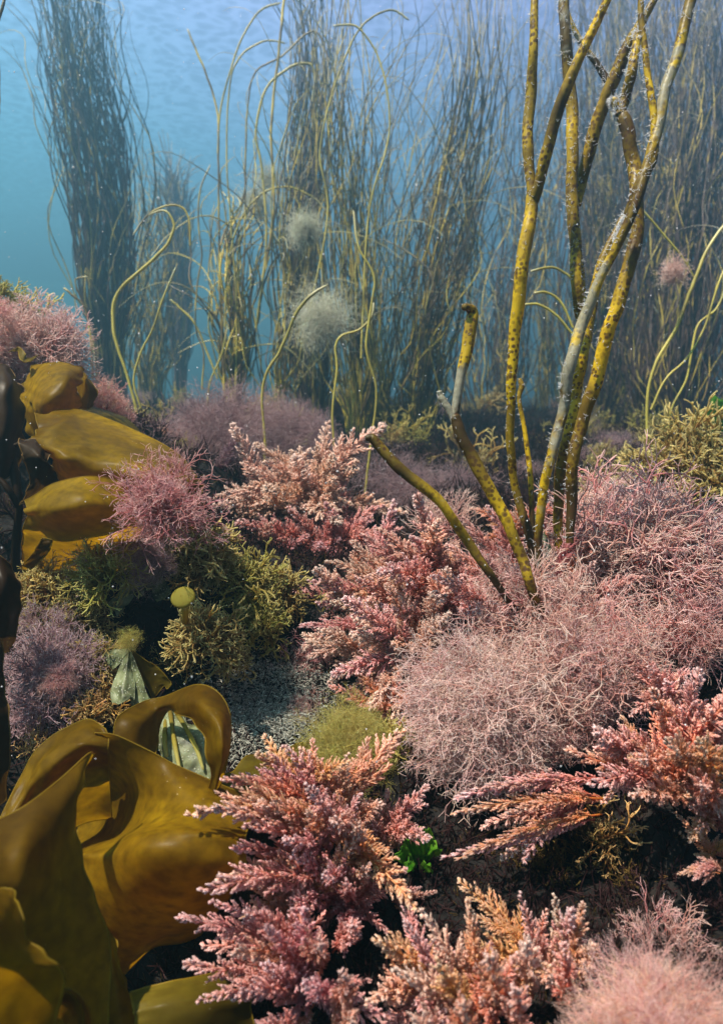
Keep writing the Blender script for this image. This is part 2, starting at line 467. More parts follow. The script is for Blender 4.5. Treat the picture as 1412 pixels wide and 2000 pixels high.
def gen_plume(seed, n1=46, n2=10, n3=0, width=.34, thick=.011, curl=.35, name='feathery_frond'):
    rng = np.random.default_rng(seed)
    b = MB()
    ax = axis_path(rng, curl=curl)
    N = ax.shape[1]
    b.tubes(ax, np.linspace(.016, .006, N)[None], 4, t=np.linspace(0, .6, N)[None], c=[.5])
    prof = lambda u: width * (np.clip(1 - u, 0, 1) ** .75 * (.35 + .65 * np.clip(u * 3.2, 0, 1)) + .05)
    l1, L1, u1 = spawn(ax, np.ones(1), n1, .08, .985, prof, .88, 5, .30, rng)
    b.tubes(l1, thick * .75 * np.linspace(1, .6, 5)[None], 3, t=np.broadcast_to(np.linspace(.22, .7, 5)[None], l1.shape[:2]), c=rng.random(len(l1)))
    l2, L2, u2 = spawn(l1, np.maximum(L1, .09), n2, .12, .97, lambda u: .46 * (1.08 - .88 * u), .70, 4, .25, rng)
    c2 = rng.random(len(l2))
    rr = thick * np.array([.95, 1.1, .72, .10])
    tt = np.clip(.23 + .38 * np.repeat(u1, n2)[:, None] + .22 * u2[:, None] + np.linspace(0, .22, 4)[None], 0, 1)
    b.tubes(l2, rr[None], 3, t=tt, c=c2)
    if n3:
        l3, L3, u3 = spawn(l2, np.maximum(L2, .02), n3, .3, .85, lambda u: .55 + 0 * u, .7, 3, .2, rng)
        b.tubes(l3, thick * np.array([.6, .9, .2])[None], 3, t=np.broadcast_to(np.linspace(.6, 1, 3)[None], l3.shape[:2]), c=np.repeat(c2, n3))
    return b.build(name, None, link=False)

def gen_wisp(seed, stems=3, levels=6, spread=.42, thick=.006, decay=.86, jit=.22, up=.25, flat=1.0, tipw=.5, name='wispy_frond', tight=0.5):
    rng = np.random.default_rng(seed)
    b = MB()
    pos = np.zeros((stems, 3)); dr = unit(rng.normal(size=(stems, 3)) * .22 * tight * 2 + np.array([0, 0, 1.0]))
    tot = sum(decay ** k for k in range(levels)); L = 1.0 / tot
    rad = thick; cc = rng.random(stems)
    for k in range(levels):
        Sn = len(pos); N = 4
        s = np.linspace(0, 1, N)[None, :, None]
        ll = L * rng.uniform(.7, 1.25, (Sn, 1, 1))
        side = np.cross(dr, rng.normal(size=(Sn, 3)))
        path = pos[:, None] + ll * (dr[:, None] * s + side[:, None] * .35 * s * s)
        r0 = rad; r1 = rad * .88
        if k == levels - 1: radii = np.array([r0, r0 * .9, r0 * .8, r0 * tipw])[None]
        else: radii = np.linspace(r0, r1, N)[None]
        t0, t1 = k / levels, (k + 1) / levels
        b.tubes(path, radii, 3, t=np.broadcast_to(np.linspace(t0, t1, N)[None], (Sn, N)), c=cc, flat=flat)
        endd = unit(path[:, -1] - path[:, -2])
        ax = unit(np.cross(endd, rng.normal(size=(Sn, 3))))
        a = spread * rng.uniform(.6, 1.3, (Sn, 1))
        d1 = unit(endd * np.cos(a) + ax * np.sin(a) + rng.normal(size=(Sn, 3)) * jit * .5 + np.array([0, 0, up * .3]))
        d2 = unit(endd * np.cos(a) - ax * np.sin(a) + rng.normal(size=(Sn, 3)) * jit * .5 + np.array([0, 0, up * .3]))
        pos = np.concatenate([path[:, -1], path[:, -1]]); dr = np.concatenate([d1, d2]); cc = np.concatenate([cc, cc * .7 + .3 * rng.random(Sn)])
        L *= decay; rad = r1
    return b.build(name, None, link=False)

PROTO = {
    'plume': [gen_plume(10 + i, 36, 15, 0, .27 + .03 * (i % 3), .0115, .20 + .15 * (i % 3)) for i in range(6)],
    'slim': [gen_plume(30 + i, 46, 11, 0, .20, .0105, .3) for i in range(4)],
    'fine': [gen_plume(50 + i, 48, 16, 0, .26, .0078, .3) for i in range(4)],
    'wisp': [gen_wisp(70 + i, 3, 7, .46, .0088, decay=.84) for i in range(6)],
    'thickwisp': [gen_wisp(90 + i, 2, 8, .68, .0075, decay=.86, jit=.55, up=.1) for i in range(6)],
    'softwisp': [gen_wisp(100 + i, 3, 8, .66, .0068, decay=.86, jit=.55, up=.05) for i in range(6)],
    'turf': [gen_wisp(110 + i, 3, 5, .42, .032, decay=.78, flat=.5, tipw=.6, name='forked_frond', tight=.8) for i in range(6)],
    'sparse': [gen_wisp(130 + i, 2, 6, .50, .0095) for i in range(4)],
    'hair': [gen_wisp(150 + i, 6, 7, .38, .0030, jit=.5) for i in range(4)],
}
_mc = {}
def pmesh(kind, i, mat):
    key = (kind, i, mat)
    if key not in _mc:
        me = PROTO[kind][i].copy(); me.materials.clear(); me.materials.append(M[mat]); _mc[key] = me
    return _mc[key]

TSEED = [1000]
def tuft(label, cx, cy, d, r, kind, mat, n=24, lean=(0, 0, 0), spread=1.0, cat='algae', name='algae_tuft', group=None, lenj=.25, depth=.55, ground=True):
    """px centre and radius; fronds radiate from a base below the centre. lean in camera axes (right, up, away)"""
    TSEED[0] += 1
    rng = np.random.default_rng(TSEED[0])
    rm = r / F * d
    ln = np.array(lean, float)
    axis = unit(RGT * ln[0] + np.array([0, 0, 1.0]) * (1 + ln[1]) + np.array([0, 1.0, 0]) * (ln[2] - .25))
    base = P(cx, cy, d) - axis * rm * depth
    lob = rng.random(3) * 6.28
    root = empty(name, base, label, cat, group)
    ml = rm * (1 + depth * .55)
    M0 = Vector(axis).to_track_quat('Z', 'Y').to_matrix()
    n = max(8, int(n * {'turf': .6, 'wisp': .75, 'hair': .8, 'softwisp': .8, 'thickwisp': .85, 'sparse': .7}.get(kind, 1)))
    for i in range(n):
        f = (i + .5) / n
        th = spread * 1.45 * f ** .62 * rng.uniform(.85, 1.12)
        ph = i * 2.39996 + rng.uniform(-.3, .3)
        dv = M0 @ Vector((math.sin(th) * math.cos(ph), math.sin(th) * math.sin(ph), math.cos(th)))
        # frame: Z=dv, X = downward / outward
        out = Vector((0, 0, -1)) - dv * dv.dot(Vector((0, 0, -1)))
        out = out + Vector(rng.normal(size=3) * .45); out -= dv * out.dot(dv)
        out.normalize()
        yv = dv.cross(out)
        L = ml * rng.uniform(1 - lenj, 1 + lenj * .6) * (1.0 - .12 * f) * ((.62 if i % 2 else 1.08) if kind in ('plume', 'slim', 'fine') else 1)
        L *= 1 + .24 * math.sin(2.3 * dv.x * 2 + lob[0]) * math.sin(2.6 * dv.y * 2 + lob[1]) + .16 * math.sin(5 * dv.z + lob[2] + 4 * dv.x)
        wv = rng.uniform(.85, 1.15)
        mt = Matrix(((out.x, yv.x, dv.x), (out.y, yv.y, dv.y), (out.z, yv.z, dv.z))).to_4x4()
        pv = PROTO[kind]
        me = pmesh(kind, int(rng.integers(len(pv))), mat if isinstance(mat, str) else mat[int(rng.integers(len(mat)))])
        o = bpy.data.objects.new('frond', me); C.objects.link(o); o.parent = root
        off = Vector(rng.normal(size=3) * rm * .10)
        o.matrix_local = Matrix.Translation(off) @ mt @ Matrix.Diagonal((L * wv, L * wv, L, 1))
    return root

# ------------------------------------------------------------------ kelp
def blade(rows, mat, parent, name='blade', ruff=.002, thick=.0011, seed=0, res=12, solid=True):
    rows = np.array([[P(*p) for p in r] for r in rows])
    A, B, _ = rows.shape
    n1, n2 = (A - 1) * res + 1, (B - 1) * res + 1
    g = np.stack([spline(rows[i], n2) for i in range(A)])
    g = np.stack([spline(g[:, j], n1) for j in range(n2)], 1)
    rng = np.random.default_rng(seed)
    du = np.gradient(g, axis=0); dv = np.gradient(g, axis=1)
    nn = unit(np.cross(du, dv))
    U, V = np.meshgrid(np.linspace(0, 1, n1), np.linspace(0, 1, n2), indexing='ij')
    edge = np.maximum(np.abs(V * 2 - 1), 0)
    w = 0
    for k in range(6):
        f = 2.2 + 2.3 * k; a = rng.random() * 6.28
        w = w + np.sin(f * (U * math.cos(a) * 2 + V * math.sin(a)) * 2 + rng.random() * 6.28) / (1 + .7 * k)
    rip = 0
    for k in range(3):
        rip = rip + np.sin((U * (9 + 6 * k) + V * rng.uniform(-3, 3)) * 2 + rng.random() * 6.28) / (1 + k)
    g = g + nn * (ruff * (w * (.35 + edge ** 3) + rip * .9 * edge ** 5))[..., None]
    dU = np.minimum(U, 1 - U); dV = np.minimum(V, 1 - V)
    # margin proximity in metres
    lu = np.linalg.norm(np.diff(g, axis=0), axis=2).sum(0).mean(); lv = np.linalg.norm(np.diff(g, axis=1), axis=2).sum(1).mean()
    mg = np.minimum(dU * lu, dV * lv)
    t = np.clip(1 - mg / .012, 0, 1)
    b = MB()
    idx = np.arange(n1 * n2).reshape(n1, n2)
    q = np.stack([idx[:-1, :-1], idx[1:, :-1], idx[1:, 1:], idx[:-1, 1:]], -1)
    b.raw(g, q, t.ravel(), 0)
    for line in (g[0], g[-1], g[:, 0], g[:, -1]):
        b.tubes(line[None], np.full((1, len(line)), thick * .42), 5, t=np.ones((1, len(line))))
    o = b.build(name, M[mat], parent)
    if parent is not None:
        o.location = -np.array(parent.location)
    return o

def tube_px(pts, rad_px, mat, parent, name, k=8, n=40, seed=0, wobr=.0, c=None, lump=.0, closed_tip=True):
    """pts: (px,py,d); rad_px list or scalar in photo px"""
    p3 = np.array([P(*p) for p in pts])
    d = np.array([p[2] for p in pts])
    rp = np.broadcast_to(np.asarray(rad_px, float), (len(pts),)) * d / F
    sp = spline(np.concatenate([p3, rp[:, None] * (.72 if 'strand' in name or name == 'side_branch' else 1)], 1), n)
    path = sp[:, :3]; r = np.maximum(sp[:, 3], 1e-5)
    rng = np.random.default_rng(seed)
    L = np.linalg.norm(np.diff(path, axis=0), axis=1).sum()
    if wobr: path = path + wob(rng, 1, n, max(2, L * 14))[0] * (r[:, None] * wobr)
    if lump: r = r * (1 + lump * wob(rng, 1, n, max(3, L * 40), 1)[0, :, 0])
    if closed_tip:
        e = np.linspace(0, 1, n); tipf = np.sqrt(np.clip(1 - ((e - (1 - 2.5 / n)) / (2.5 / n)).clip(0, 1) ** 2, .0004, 1)); r = r * tipf
    b = MB()
    cv = 0 if c is None else c
    b.tubes(path[None], r[None], k, t=np.linspace(0, 1, n)[None], c=[.5])
    if c is not None:
        cs = np.interp(np.linspace(0, 1, n), np.linspace(0, 1, len(c)), c)
        b.c[-1] = np.repeat(cs, k).astype(np.float32)
    o = b.build(name, M[mat], parent)
    if parent is not None: o.location = -np.array(parent.location)
    return o, path, r

kp = empty('kelp_plant', P(30, 1080, .80), 'golden kelp plant with broad curled blades on the left bank below the pink tuft', 'kelp')
blade([[(60, 850, .80), (85, 860, .79), (120, 850, .80), (160, 840, .82)],
       [(44, 800, .80), (72, 812, .76), (118, 806, .76), (158, 800, .80)],
       [(42, 770, .82), (78, 775, .75), (124, 775, .75), (157, 770, .79)],
       [(54, 736, .84), (88, 738, .78), (128, 740, .76), (158, 748, .79)],
       [(72, 716, .87), (102, 708, .82), (136, 710, .80), (164, 722, .82)]], 'kelp_bright', kp, seed=1)
blade([[(150, 738, .84), (158, 728, .83), (166, 728, .83)], [(154, 770, .83), (172, 752, .81), (190, 764, .82)], [(156, 798, .83), (170, 800, .81), (180, 796, .82)]], 'kelp_bright', kp, seed=31, ruff=.0006)
blade([[(38, 770, .86), (34, 760, .87)], [(52, 752, .86), (46, 748, .87)], [(62, 740, .87), (58, 738, .88)]], 'kelp_bright', kp, seed=32, ruff=.0004)
blade([[(84, 818, .74), (108, 802, .75), (132, 797, .76), (165, 803, .75), (240, 828, .74), (310, 860, .72), (366, 895, .70), (390, 925, .70)],
       [(80, 838, .70), (112, 828, .70), (140, 815, .72), (170, 826, .71), (238, 852, .70), (308, 882, .68), (366, 920, .67), (393, 950, .68)],
       [(74, 862, .67), (108, 868, .65), (150, 866, .66), (185, 876, .66), (236, 890, .65), (305, 915, .64), (366, 950, .64), (394, 975, .66)],
       [(100, 893, .66), (130, 905, .64), (158, 910, .64), (190, 918, .64), (234, 926, .64), (302, 948, .63), (364, 985, .64), (392, 1005, .66)],
       [(120, 930, .70), (145, 950, .69), (170, 960, .68), (200, 965, .68), (236, 975, .68), (302, 1000, .68), (360, 1040, .69), (388, 1060, .71)]], 'kelp_bright', kp, seed=2, ruff=.0036)
blade([[(52, 980, .62), (110, 946, .61), (172, 931, .61), (235, 940, .63), (288, 966, .66)],
       [(48, 1010, .60), (105, 1000, .58), (170, 990, .58), (230, 1000, .6), (280, 1015, .64)],
       [(45, 1060, .66), (100, 1060, .64), (165, 1060, .64), (225, 1060, .66), (270, 1070, .70)],
       [(50, 1130, .78), (100, 1130, .76), (165, 1130, .76), (215, 1130, .78), (250, 1130, .82)]], 'kelp_bright', kp, seed=3)
blade([[(160, 800, .90), (200, 822, .90), (240, 850, .90), (285, 880, .90)],
       [(170, 790, .95), (215, 803, .95), (255, 822, .95), (282, 855, .95)],
       [(180, 800, 1.0), (215, 812, 1.0), (250, 830, 1.0), (275, 862, 1.0)]], 'kelp_olive', kp, seed=4)
blade([[(-60, 700, .72), (-20, 715, .72), (5, 712, .73), (15, 720, .76)],
       [(-60, 760, .70), (-10, 760, .69), (22, 750, .70), (38, 765, .74)],
       [(-60, 850, .70), (-10, 850, .68), (25, 840, .69), (46, 845, .74)],
       [(-60, 960, .70), (-10, 950, .69), (22, 930, .70), (42, 920, .75)]], 'kelp_dark', kp, seed=5)
blade([[(45, 862, .66), (70, 858, .66), (90, 880, .66)], [(40, 890, .64), (75, 890, .63), (100, 905, .64)], [(60, 940, .66), (90, 930, .65), (115, 935, .66)],
       [(40, 990, .68), (75, 970, .68), (100, 975, .69)]], 'kelp_dark', kp, seed=6)
blade([[(18, 688, .84), (28, 682, .84)], [(36, 686, .84), (38, 678, .84)], [(40, 702, .82), (50, 690, .83)], [(52, 708, .82), (54, 700, .83)], [(74, 696, .84), (75, 694, .84)]], 'kelp_olive', kp, seed=7, ruff=.0005)
tube_px([(30, 1130, .74), (32, 1060, .72), (38, 990, .70), (30, 930, .70), (20, 880, .72), (25, 820, .74)], [9, 8, 7, 9, 10, 9], 'kelp_dark', kp, 'stipe', k=10, lump=.05)
tube_px([(38, 990, .70), (20, 960, .69), (0, 935, .69), (-30, 915, .69)], [7, 6, 5, 5], 'kelp_dark', kp, 'stipe', k=10, lump=.05)
tube_px([(30, 870, .66), (48, 863, .66), (66, 862, .66), (84, 868, .66)], [4, 4, 4, 3], 'kelp_dark', kp, 'stipe', k=8)
o = blade([[(44, 1105, .62), (62, 1112, .62)], [(66, 1080, .61), (84, 1092, .61)], [(78, 1060, .6), (98, 1072, .6)], [(84, 1050, .6), (103, 1054, .6)]], 'kelp', None, seed=8, name='kelp_fragment', ruff=.0006)
tag(o, 'torn orange brown kelp fragment below the dark hollow on the left', 'kelp')

kb = empty('kelp_plant', P(200, 1850, .50), 'large golden brown kelp with folded and looped blades filling the bottom left', 'kelp')
blade([[(300, 1484, .50), (262, 1466, .49), (220, 1442, .49)], [(314, 1440, .52), (275, 1415, .50), (234, 1396, .50)], [(327, 1392, .53), (310, 1383, .52), (290, 1374, .53)],
       [(346, 1394, .50), (350, 1372, .49), (345, 1353, .52)], [(374, 1408, .46), (387, 1375, .44), (385, 1337, .48)], [(400, 1440, .44), (425, 1410, .42), (438, 1362, .46)],
       [(412, 1482, .43), (436, 1462, .41), (459, 1430, .44)], [(415, 1512, .44), (430, 1507, .42), (444, 1490, .44)], [(405, 1560, .47), (415, 1565, .46), (422, 1550, .47)]], 'kelp', kb, seed=11, ruff=.001)
blade([[(190, 1425, .47), (235, 1438, .47), (300, 1470, .47), (350, 1498, .47), (420, 1528, .47), (490, 1545, .47)],
       [(180, 1480, .52), (232, 1490, .49), (290, 1520, .47), (350, 1540, .45), (420, 1560, .44), (495, 1575, .44)],
       [(165, 1570, .56), (225, 1560, .54), (275, 1565, .48), (340, 1575, .44), (415, 1590, .42), (490, 1600, .42)],
       [(150, 1640, .55), (215, 1632, .52), (272, 1608, .46), (335, 1605, .42), (410, 1615, .40), (485, 1620, .41)],
       [(145, 1658, .45), (215, 1652, .43), (270, 1638, .40), (335, 1630, .39), (405, 1640, .39), (480, 1660, .4)],
       [(145, 1690, .43), (215, 1700, .41), (275, 1700, .39), (340, 1700, .385), (405, 1710, .39), (470, 1720, .4)],
       [(155, 1800, .44), (215, 1810, .43), (275, 1800, .42), (340, 1800, .42), (390, 1790, .42), (430, 1780, .43)],
       [(170, 1920, .48), (215, 1930, .47), (255, 1890, .46), (300, 1850, .47), (350, 1840, .47), (390, 1830, .48)]], 'kelp', kb, seed=12, ruff=.0014)
blade([[(0, 1600, .45), (40, 1515, .47), (75, 1460, .48), (120, 1425, .49), (170, 1407, .49), (210, 1426, .48)],
       [(0, 1640, .44), (50, 1560, .46), (85, 1510, .46), (125, 1475, .46), (165, 1460, .46), (212, 1470, .47)],
       [(0, 1700, .46), (50, 1620, .48), (90, 1570, .48), (130, 1530, .49), (170, 1530, .5), (215, 1530, .51)],
       [(0, 1760, .5), (60, 1700, .5), (100, 1650, .52), (140, 1620, .53), (180, 1600, .54), (220, 1600, .55)]], 'kelp', kb, seed=13, ruff=.0022)
blade([[(-80, 1660, .35), (0, 1603, .37), (60, 1568, .38), (120, 1520, .40), (172, 1473, .42), (190, 1472, .43)],
       [(-80, 1710, .32), (0, 1680, .34), (50, 1650, .35), (100, 1620, .37), (140, 1580, .39), (160, 1545, .41)],
       [(-80, 1790, .31), (0, 1760, .33), (50, 1740, .34), (95, 1710, .36), (125, 1680, .38), (149, 1640, .40)],
       [(-80, 1860, .33), (0, 1840, .34), (50, 1820, .35), (100, 1800, .36), (150, 1770, .38), (180, 1745, .39)],
       [(-80, 1950, .35), (20, 1940, .36), (70, 1920, .36), (120, 1900, .37), (170, 1870, .38), (214, 1850, .39)],
       [(-80, 2100, .37), (30, 2090, .38), (80, 2090, .38), (120, 2090, .38), (170, 2090, .38), (210, 2060, .38)]], 'kelp', kb, seed=14, ruff=.0014)
blade([[(209, 1800, .43), (216, 1820, .43), (224, 1838, .43)], [(207, 1870, .41), (222, 1880, .41), (236, 1890, .42)], [(205, 1940, .40), (235, 1945, .40), (262, 1950, .41)],
       [(205, 2060, .39), (250, 2060, .39), (320, 2060, .40)]], 'kelp', kb, seed=15, ruff=.0006)
blade([[(255, 1937, .40), (330, 1919, .40), (400, 1905, .41), (480, 1885, .43)], [(262, 1980, .38), (330, 1970, .38), (410, 1960, .39), (490, 1950, .41)],
       [(270, 2080, .38), (340, 2080, .38), (420, 2080, .39), (500, 2080, .41)]], 'kelp_olive', kb, seed=16, ruff=.001)
blade([[(400, 1560, .52), (430, 1585, .50), (490, 1590, .50)], [(440, 1515, .54), (470, 1535, .52), (520, 1545, .51)], [(500, 1478, .57), (540, 1495, .55), (570, 1505, .54)],
       [(600, 1452, .60), (625, 1462, .59), (640, 1470, .58)]], 'kelp_olive', kb, seed=17, ruff=.0012)
kc = empty('kelp_plant', P(-40, 1990, .32), 'small golden kelp blades with a bright rim in the bottom left corner', 'kelp')
blade([[(-60, 1745, .285), (0, 1735, .30), (27, 1741, .30)], [(-60, 1790, .255), (0, 1785, .265), (38, 1775, .285)], [(-60, 1880, .25), (10, 1870, .26), (82, 1865, .275)],
       [(-60, 1950, .26), (30, 1930, .27), (127, 1912, .28)], [(-60, 2100, .27), (20, 2100, .28), (80, 2080, .29)]], 'kelp', kc, seed=18, ruff=.0007)
blade([[(110, 1940, .31), (130, 1930, .31), (155, 1942, .31), (172, 1975, .31), (180, 2040, .31)], [(112, 1952, .30), (128, 1942, .30), (148, 1952, .30), (162, 1985, .30), (168, 2050, .30)],
       [(90, 2000, .33), (110, 1990, .33), (125, 1995, .33), (130, 2020, .33), (130, 2080, .33)]], 'kelp', kc, seed=19, ruff=.0004)
ke = empty('kelp_plant', P(-60, 1350, .60), 'dark brown kelp blades cut off by the left edge halfway down', 'kelp')
blade([[(-60, 1070, .56), (-20, 1075, .55), (5, 1088, .55), (25, 1110, .56)], [(-60, 1130, .54), (-15, 1130, .53), (15, 1135, .53), (40, 1150, .55)],
       [(-60, 1200, .54), (-15, 1200, .53), (15, 1205, .54), (38, 1215, .56)], [(-60, 1270, .56), (-15, 1275, .56), (8, 1275, .57), (20, 1275, .58)]], 'kelp_dark', ke, seed=20, ruff=.0008)
blade([[(-60, 1230, .54), (-20, 1230, .53), (6, 1250, .54)], [(-60, 1350, .52), (-20, 1350, .52), (14, 1370, .53)], [(-60, 1450, .52), (-20, 1450, .52), (20, 1440, .53)], [(-60, 1600, .54), (-20, 1590, .54), (12, 1560, .55)]], 'kelp_dark', ke, seed=21, ruff=.001)

# pale encrusted blades, button and sea lettuce
o = blade([[(318, 1384, .56), (335, 1386, .56), (352, 1392, .57)], [(312, 1440, .54), (345, 1440, .53), (385, 1420, .54)], [(310, 1475, .53), (350, 1480, .52), (408, 1470, .52)],
           [(325, 1500, .52), (370, 1520, .51), (419, 1515, .51)], [(340, 1560, .52), (380, 1570, .51), (415, 1560, .51)]], 'pale_blade', None, name='encrusted_blade', seed=22, ruff=.0015)
tag(o, 'pale grey green blade crusted with white dots framed by the kelp loop', 'seaweed blade')
for rb in ([(333, 1390, .555), (338, 1430, .532), (345, 1470, .518), (352, 1505, .510)], [(345, 1392, .56), (365, 1425, .53), (385, 1465, .515), (398, 1505, .508)], [(325, 1395, .56), (322, 1440, .53), (326, 1480, .52)]):
    tube_px(rb, [4, 4.5, 4, 3][:len(rb)], 'yellow_fluff', o, 'rib', k=8, lump=.12)
def fan(root, node, lobes, mat='pale_blade'):
    for k, (tx, ty, d2, w) in enumerate(lobes):
        nx, ny, d = node
        dx, dy = tx - nx, ty - ny; L = math.hypot(dx, dy); px_, py_ = -dy / L, dx / L
        rows = []
        jg = np.random.default_rng(k + int(nx))
        for u, ww in ((0, .12), (.25, .42), (.55, .8), (.8, 1.0), (.93, 1.05), (1.02, .95)):
            cx, cy, dd = nx + dx * u, ny + dy * u, d + (d2 - d) * u
            rows.append([(cx + px_ * w * ww * s + (5 * jg.uniform(-1, 1) if u > .9 else 0), cy + py_ * w * ww * s + (7 * jg.uniform(-1, 1) if u > .9 else 0), dd + (.012 * abs(s) if k % 2 else .006 * s)) for s in (-.5, -.25, 0, .25, .5)])
        blade(rows, mat, root, name='leaflet', seed=40 + k, ruff=.0003, thick=.0006, res=8)
fr = empty('seaweed_fan', P(252, 1275, .60), 'pale mint green fan of flat leaflets with a fuzzy crown above the kelp loop', 'seaweed')
fan(fr, (253, 1268, .60), [(212, 1292, .61, 34), (238, 1368, .57, 46), (277, 1378, .58, 30)])
fan(fr, (256, 1270, .60), [(318, 1345, .60, 44)], 'kelp_olive')
fr2 = empty('seaweed_fan', P(300, 1100, .70), 'greyish drooping fan of thin torn leaflets under the pale wispy tuft', 'seaweed')
fan(fr2, (295, 1100, .70), [(225, 1190, .67, 30), (265, 1160, .68, 26), (322, 1170, .67, 34), (300, 1145, .68, 20)])
bt = empty('seaweed_button', P(360, 1185, .57), 'round pale olive button shaped thallus on a short stalk among turf', 'seaweed')
b = MB()
u = np.linspace(0, 1, 14)[:, None]; a = np.linspace(0, 2 * math.pi, 28, endpoint=False)[None]
prof_r = np.concatenate([np.linspace(.04, 1, 9), [.98, .8, .5, .3, .2]]); prof_z = np.concatenate([.32 * np.sqrt(1 - np.linspace(0, .98, 9) ** 2), [-.08, -.22, -.35, -.5, -1.2]])
cen = P(358, 1167, .57); rr_ = 26 / F * .57
nx_ = unit(np.array([-.25, -.75, .65])); tx_ = unit(np.cross(nx_, [0, 0, 1.0])); ty_ = np.cross(nx_, tx_)
vv = cen + rr_ * (prof_r[:, None, None] * (np.cos(a)[0][None, :, None] * tx_ + .85 * np.sin(a)[0][None, :, None] * ty_) + prof_z[:, None, None] * nx_)
ii = np.arange(14 * 28).reshape(14, 28)
b.raw(vv, np.stack([ii[:-1], np.roll(ii[:-1], -1, 1), np.roll(ii[1:], -1, 1), ii[1:]], -1), .2, .5)
o = b.build('disc', M['yellow_fluff'], bt); o.location = -np.array(bt.location)
tube_px([(362, 1215, .60), (362, 1190, .58), (359, 1172, .57)], [6, 7, 9], 'yellow_fluff', bt, 'stalk')

# ------------------------------------------------------------------ foreground yellow stalks
def hairs(parent, path, r, n, ln, seed, side=None):
    """whorls of white hydroid hair along a stalk"""
    rng = np.random.default_rng(seed)
    i = rng.integers(0, len(path) - 1, n); f = rng.random(n)[:, None]
    pos = path[i] * (1 - f) + path[i + 1] * f; rad = r[i]
    tan = unit(path[i + 1] - path[i])
    cl = rng.normal(size=(n, 3)); out = unit(np.cross(tan, cl))
    flip = (out[:, 0] > 0) & (rng.random(n) < .45); out[flip] *= -1
    m = 4
    ln = ln * .42; n_unused = 0
    base = np.repeat(pos + out * rad[:, None] * .9, m, 0)
    dr = unit(np.repeat(out, m, 0) + rng.normal(size=(n * m, 3)) * .55 + np.array([0, 0, .25]))
    L = ln * rng.uniform(.4, 1.2, (n * m, 1, 1))
    s = np.linspace(0, 1, 5)[None, :, None]
    cur = rng.normal(size=(n * m, 1, 3)) * .5
    p = base[:, None] + L * (dr[:, None] * s + cur * s * s)
    b = MB(); b.tubes(p, (.00017) * np.array([1.3, 1.1, 1, .9, .5])[None], 3, c=rng.random(n * m))
    o = b.build('hydroid_hair', M['whitehair'], parent); o.location = -np.array(parent.location); o['kind'] = 'stuff'

def stalk(label, segs, hn=120, hl=.007, seed=0):
    """segs: list of (name, pts, radii px, enc list)"""
    p0 = P(*segs[0][1][0])
    root = empty('algae_stalk', p0, label, 'stalk', None)
    for k, (nm, pts, rp, enc) in enumerate(segs):
        rp = [q_ * .88 for q_ in rp]
        o, path, r = tube_px(pts, rp, 'stalk', root, nm, k=16, n=90 if len(pts) > 5 else 50, seed=seed + k, wobr=.22, c=enc, lump=.045)
        nh = int(hn * 2.0 * (1 if k == 0 else .7))
        if nh: hairs(root, path, r, nh, hl, seed + 50 + k)
    return root

stalk('tall yellow stalk forking once, leftmost of the tall foreground group', [
    ('stem', [(1052, 1130, .66), (1030, 1040, .65), (1008, 960, .65), (998, 880, .64), (996, 790, .63), (1000, 700, .62), (1012, 600, .61), (1022, 500, .60), (1036, 410, .60), (1040, 372, .60)], [8, 9, 9, 9, 10, 12, 14, 15, 14, 14], [.0] * 10),
    ('branch', [(1040, 392, .60), (1034, 350, .60), (1030, 280, .60), (1037, 190, .60), (1042, 90, .59), (1043, 0, .59), (1040, -60, .59)], [12, 11, 12, 12, 10, 8, 7], [0, 0, 0, 0, 0, .1, .1]),
    ('branch', [(1040, 395, .60), (1056, 350, .59), (1070, 290, .58), (1088, 220, .57), (1115, 150, .56), (1150, 70, .55), (1185, 0, .54), (1205, -40, .54)], [12, 12, 13, 13, 12, 10, 9, 8], [0] * 8)], 70, .0045, 1)
stalk('dark topped yellow stalk with a bright yellow branch, second of the tall foreground group', [
    ('stem', [(1142, 690, .66), (1136, 640, .66), (1128, 570, .65), (1122, 480, .65), (1117, 380, .65), (1118, 280, .65), (1112, 180, .65), (1106, 80, .64), (1101, 0, .64), (1098, -50, .64)], [7, 11, 12, 13, 13, 13, 13, 12, 12, 12], [.1, .2, 0, .1, .1, .2, .2, .3, .35, .35]),
    ('branch', [(1128, 400, .66), (1136, 350, .66), (1152, 280, .65), (1176, 210, .64), (1200, 150, .63), (1232, 80, .62), (1262, 30, .61), (1290, -30, .61)], [8, 12, 14, 14, 14, 13, 9, 7], [0] * 8),
    ('branch', [(1128, 480, .67), (1134, 540, .67), (1140, 600, .67), (1138, 640, .67)], [6, 8, 7, 6], [.3] * 4)], 150, .006, 10)
stalk('pale grey encrusted stalk rising rightwards through the tall foreground group', [
    ('stem', [(1050, 1120, .62), (1052, 1050, .62), (1060, 960, .61), (1078, 880, .60), (1098, 800, .60), (1112, 720, .59), (1135, 640, .59), (1165, 560, .58), (1200, 485, .57), (1240, 400, .56), (1262, 330, .56), (1285, 250, .56), (1300, 170, .56), (1325, 90, .56), (1348, 0, .56), (1362, -50, .56)],
     [7, 9, 10, 11, 12, 13, 13, 11, 10, 11, 12, 12, 12, 12, 12, 12], [.2, .2, .3, .4, .55, .7, .7, .5, .1, .0, .1, .45, .7, .3, .3, .3]),
    ('branch', [(1200, 482, .57), (1218, 440, .58), (1230, 410, .58)], [7, 8, 7], [.3] * 3)], 110, .007, 20)
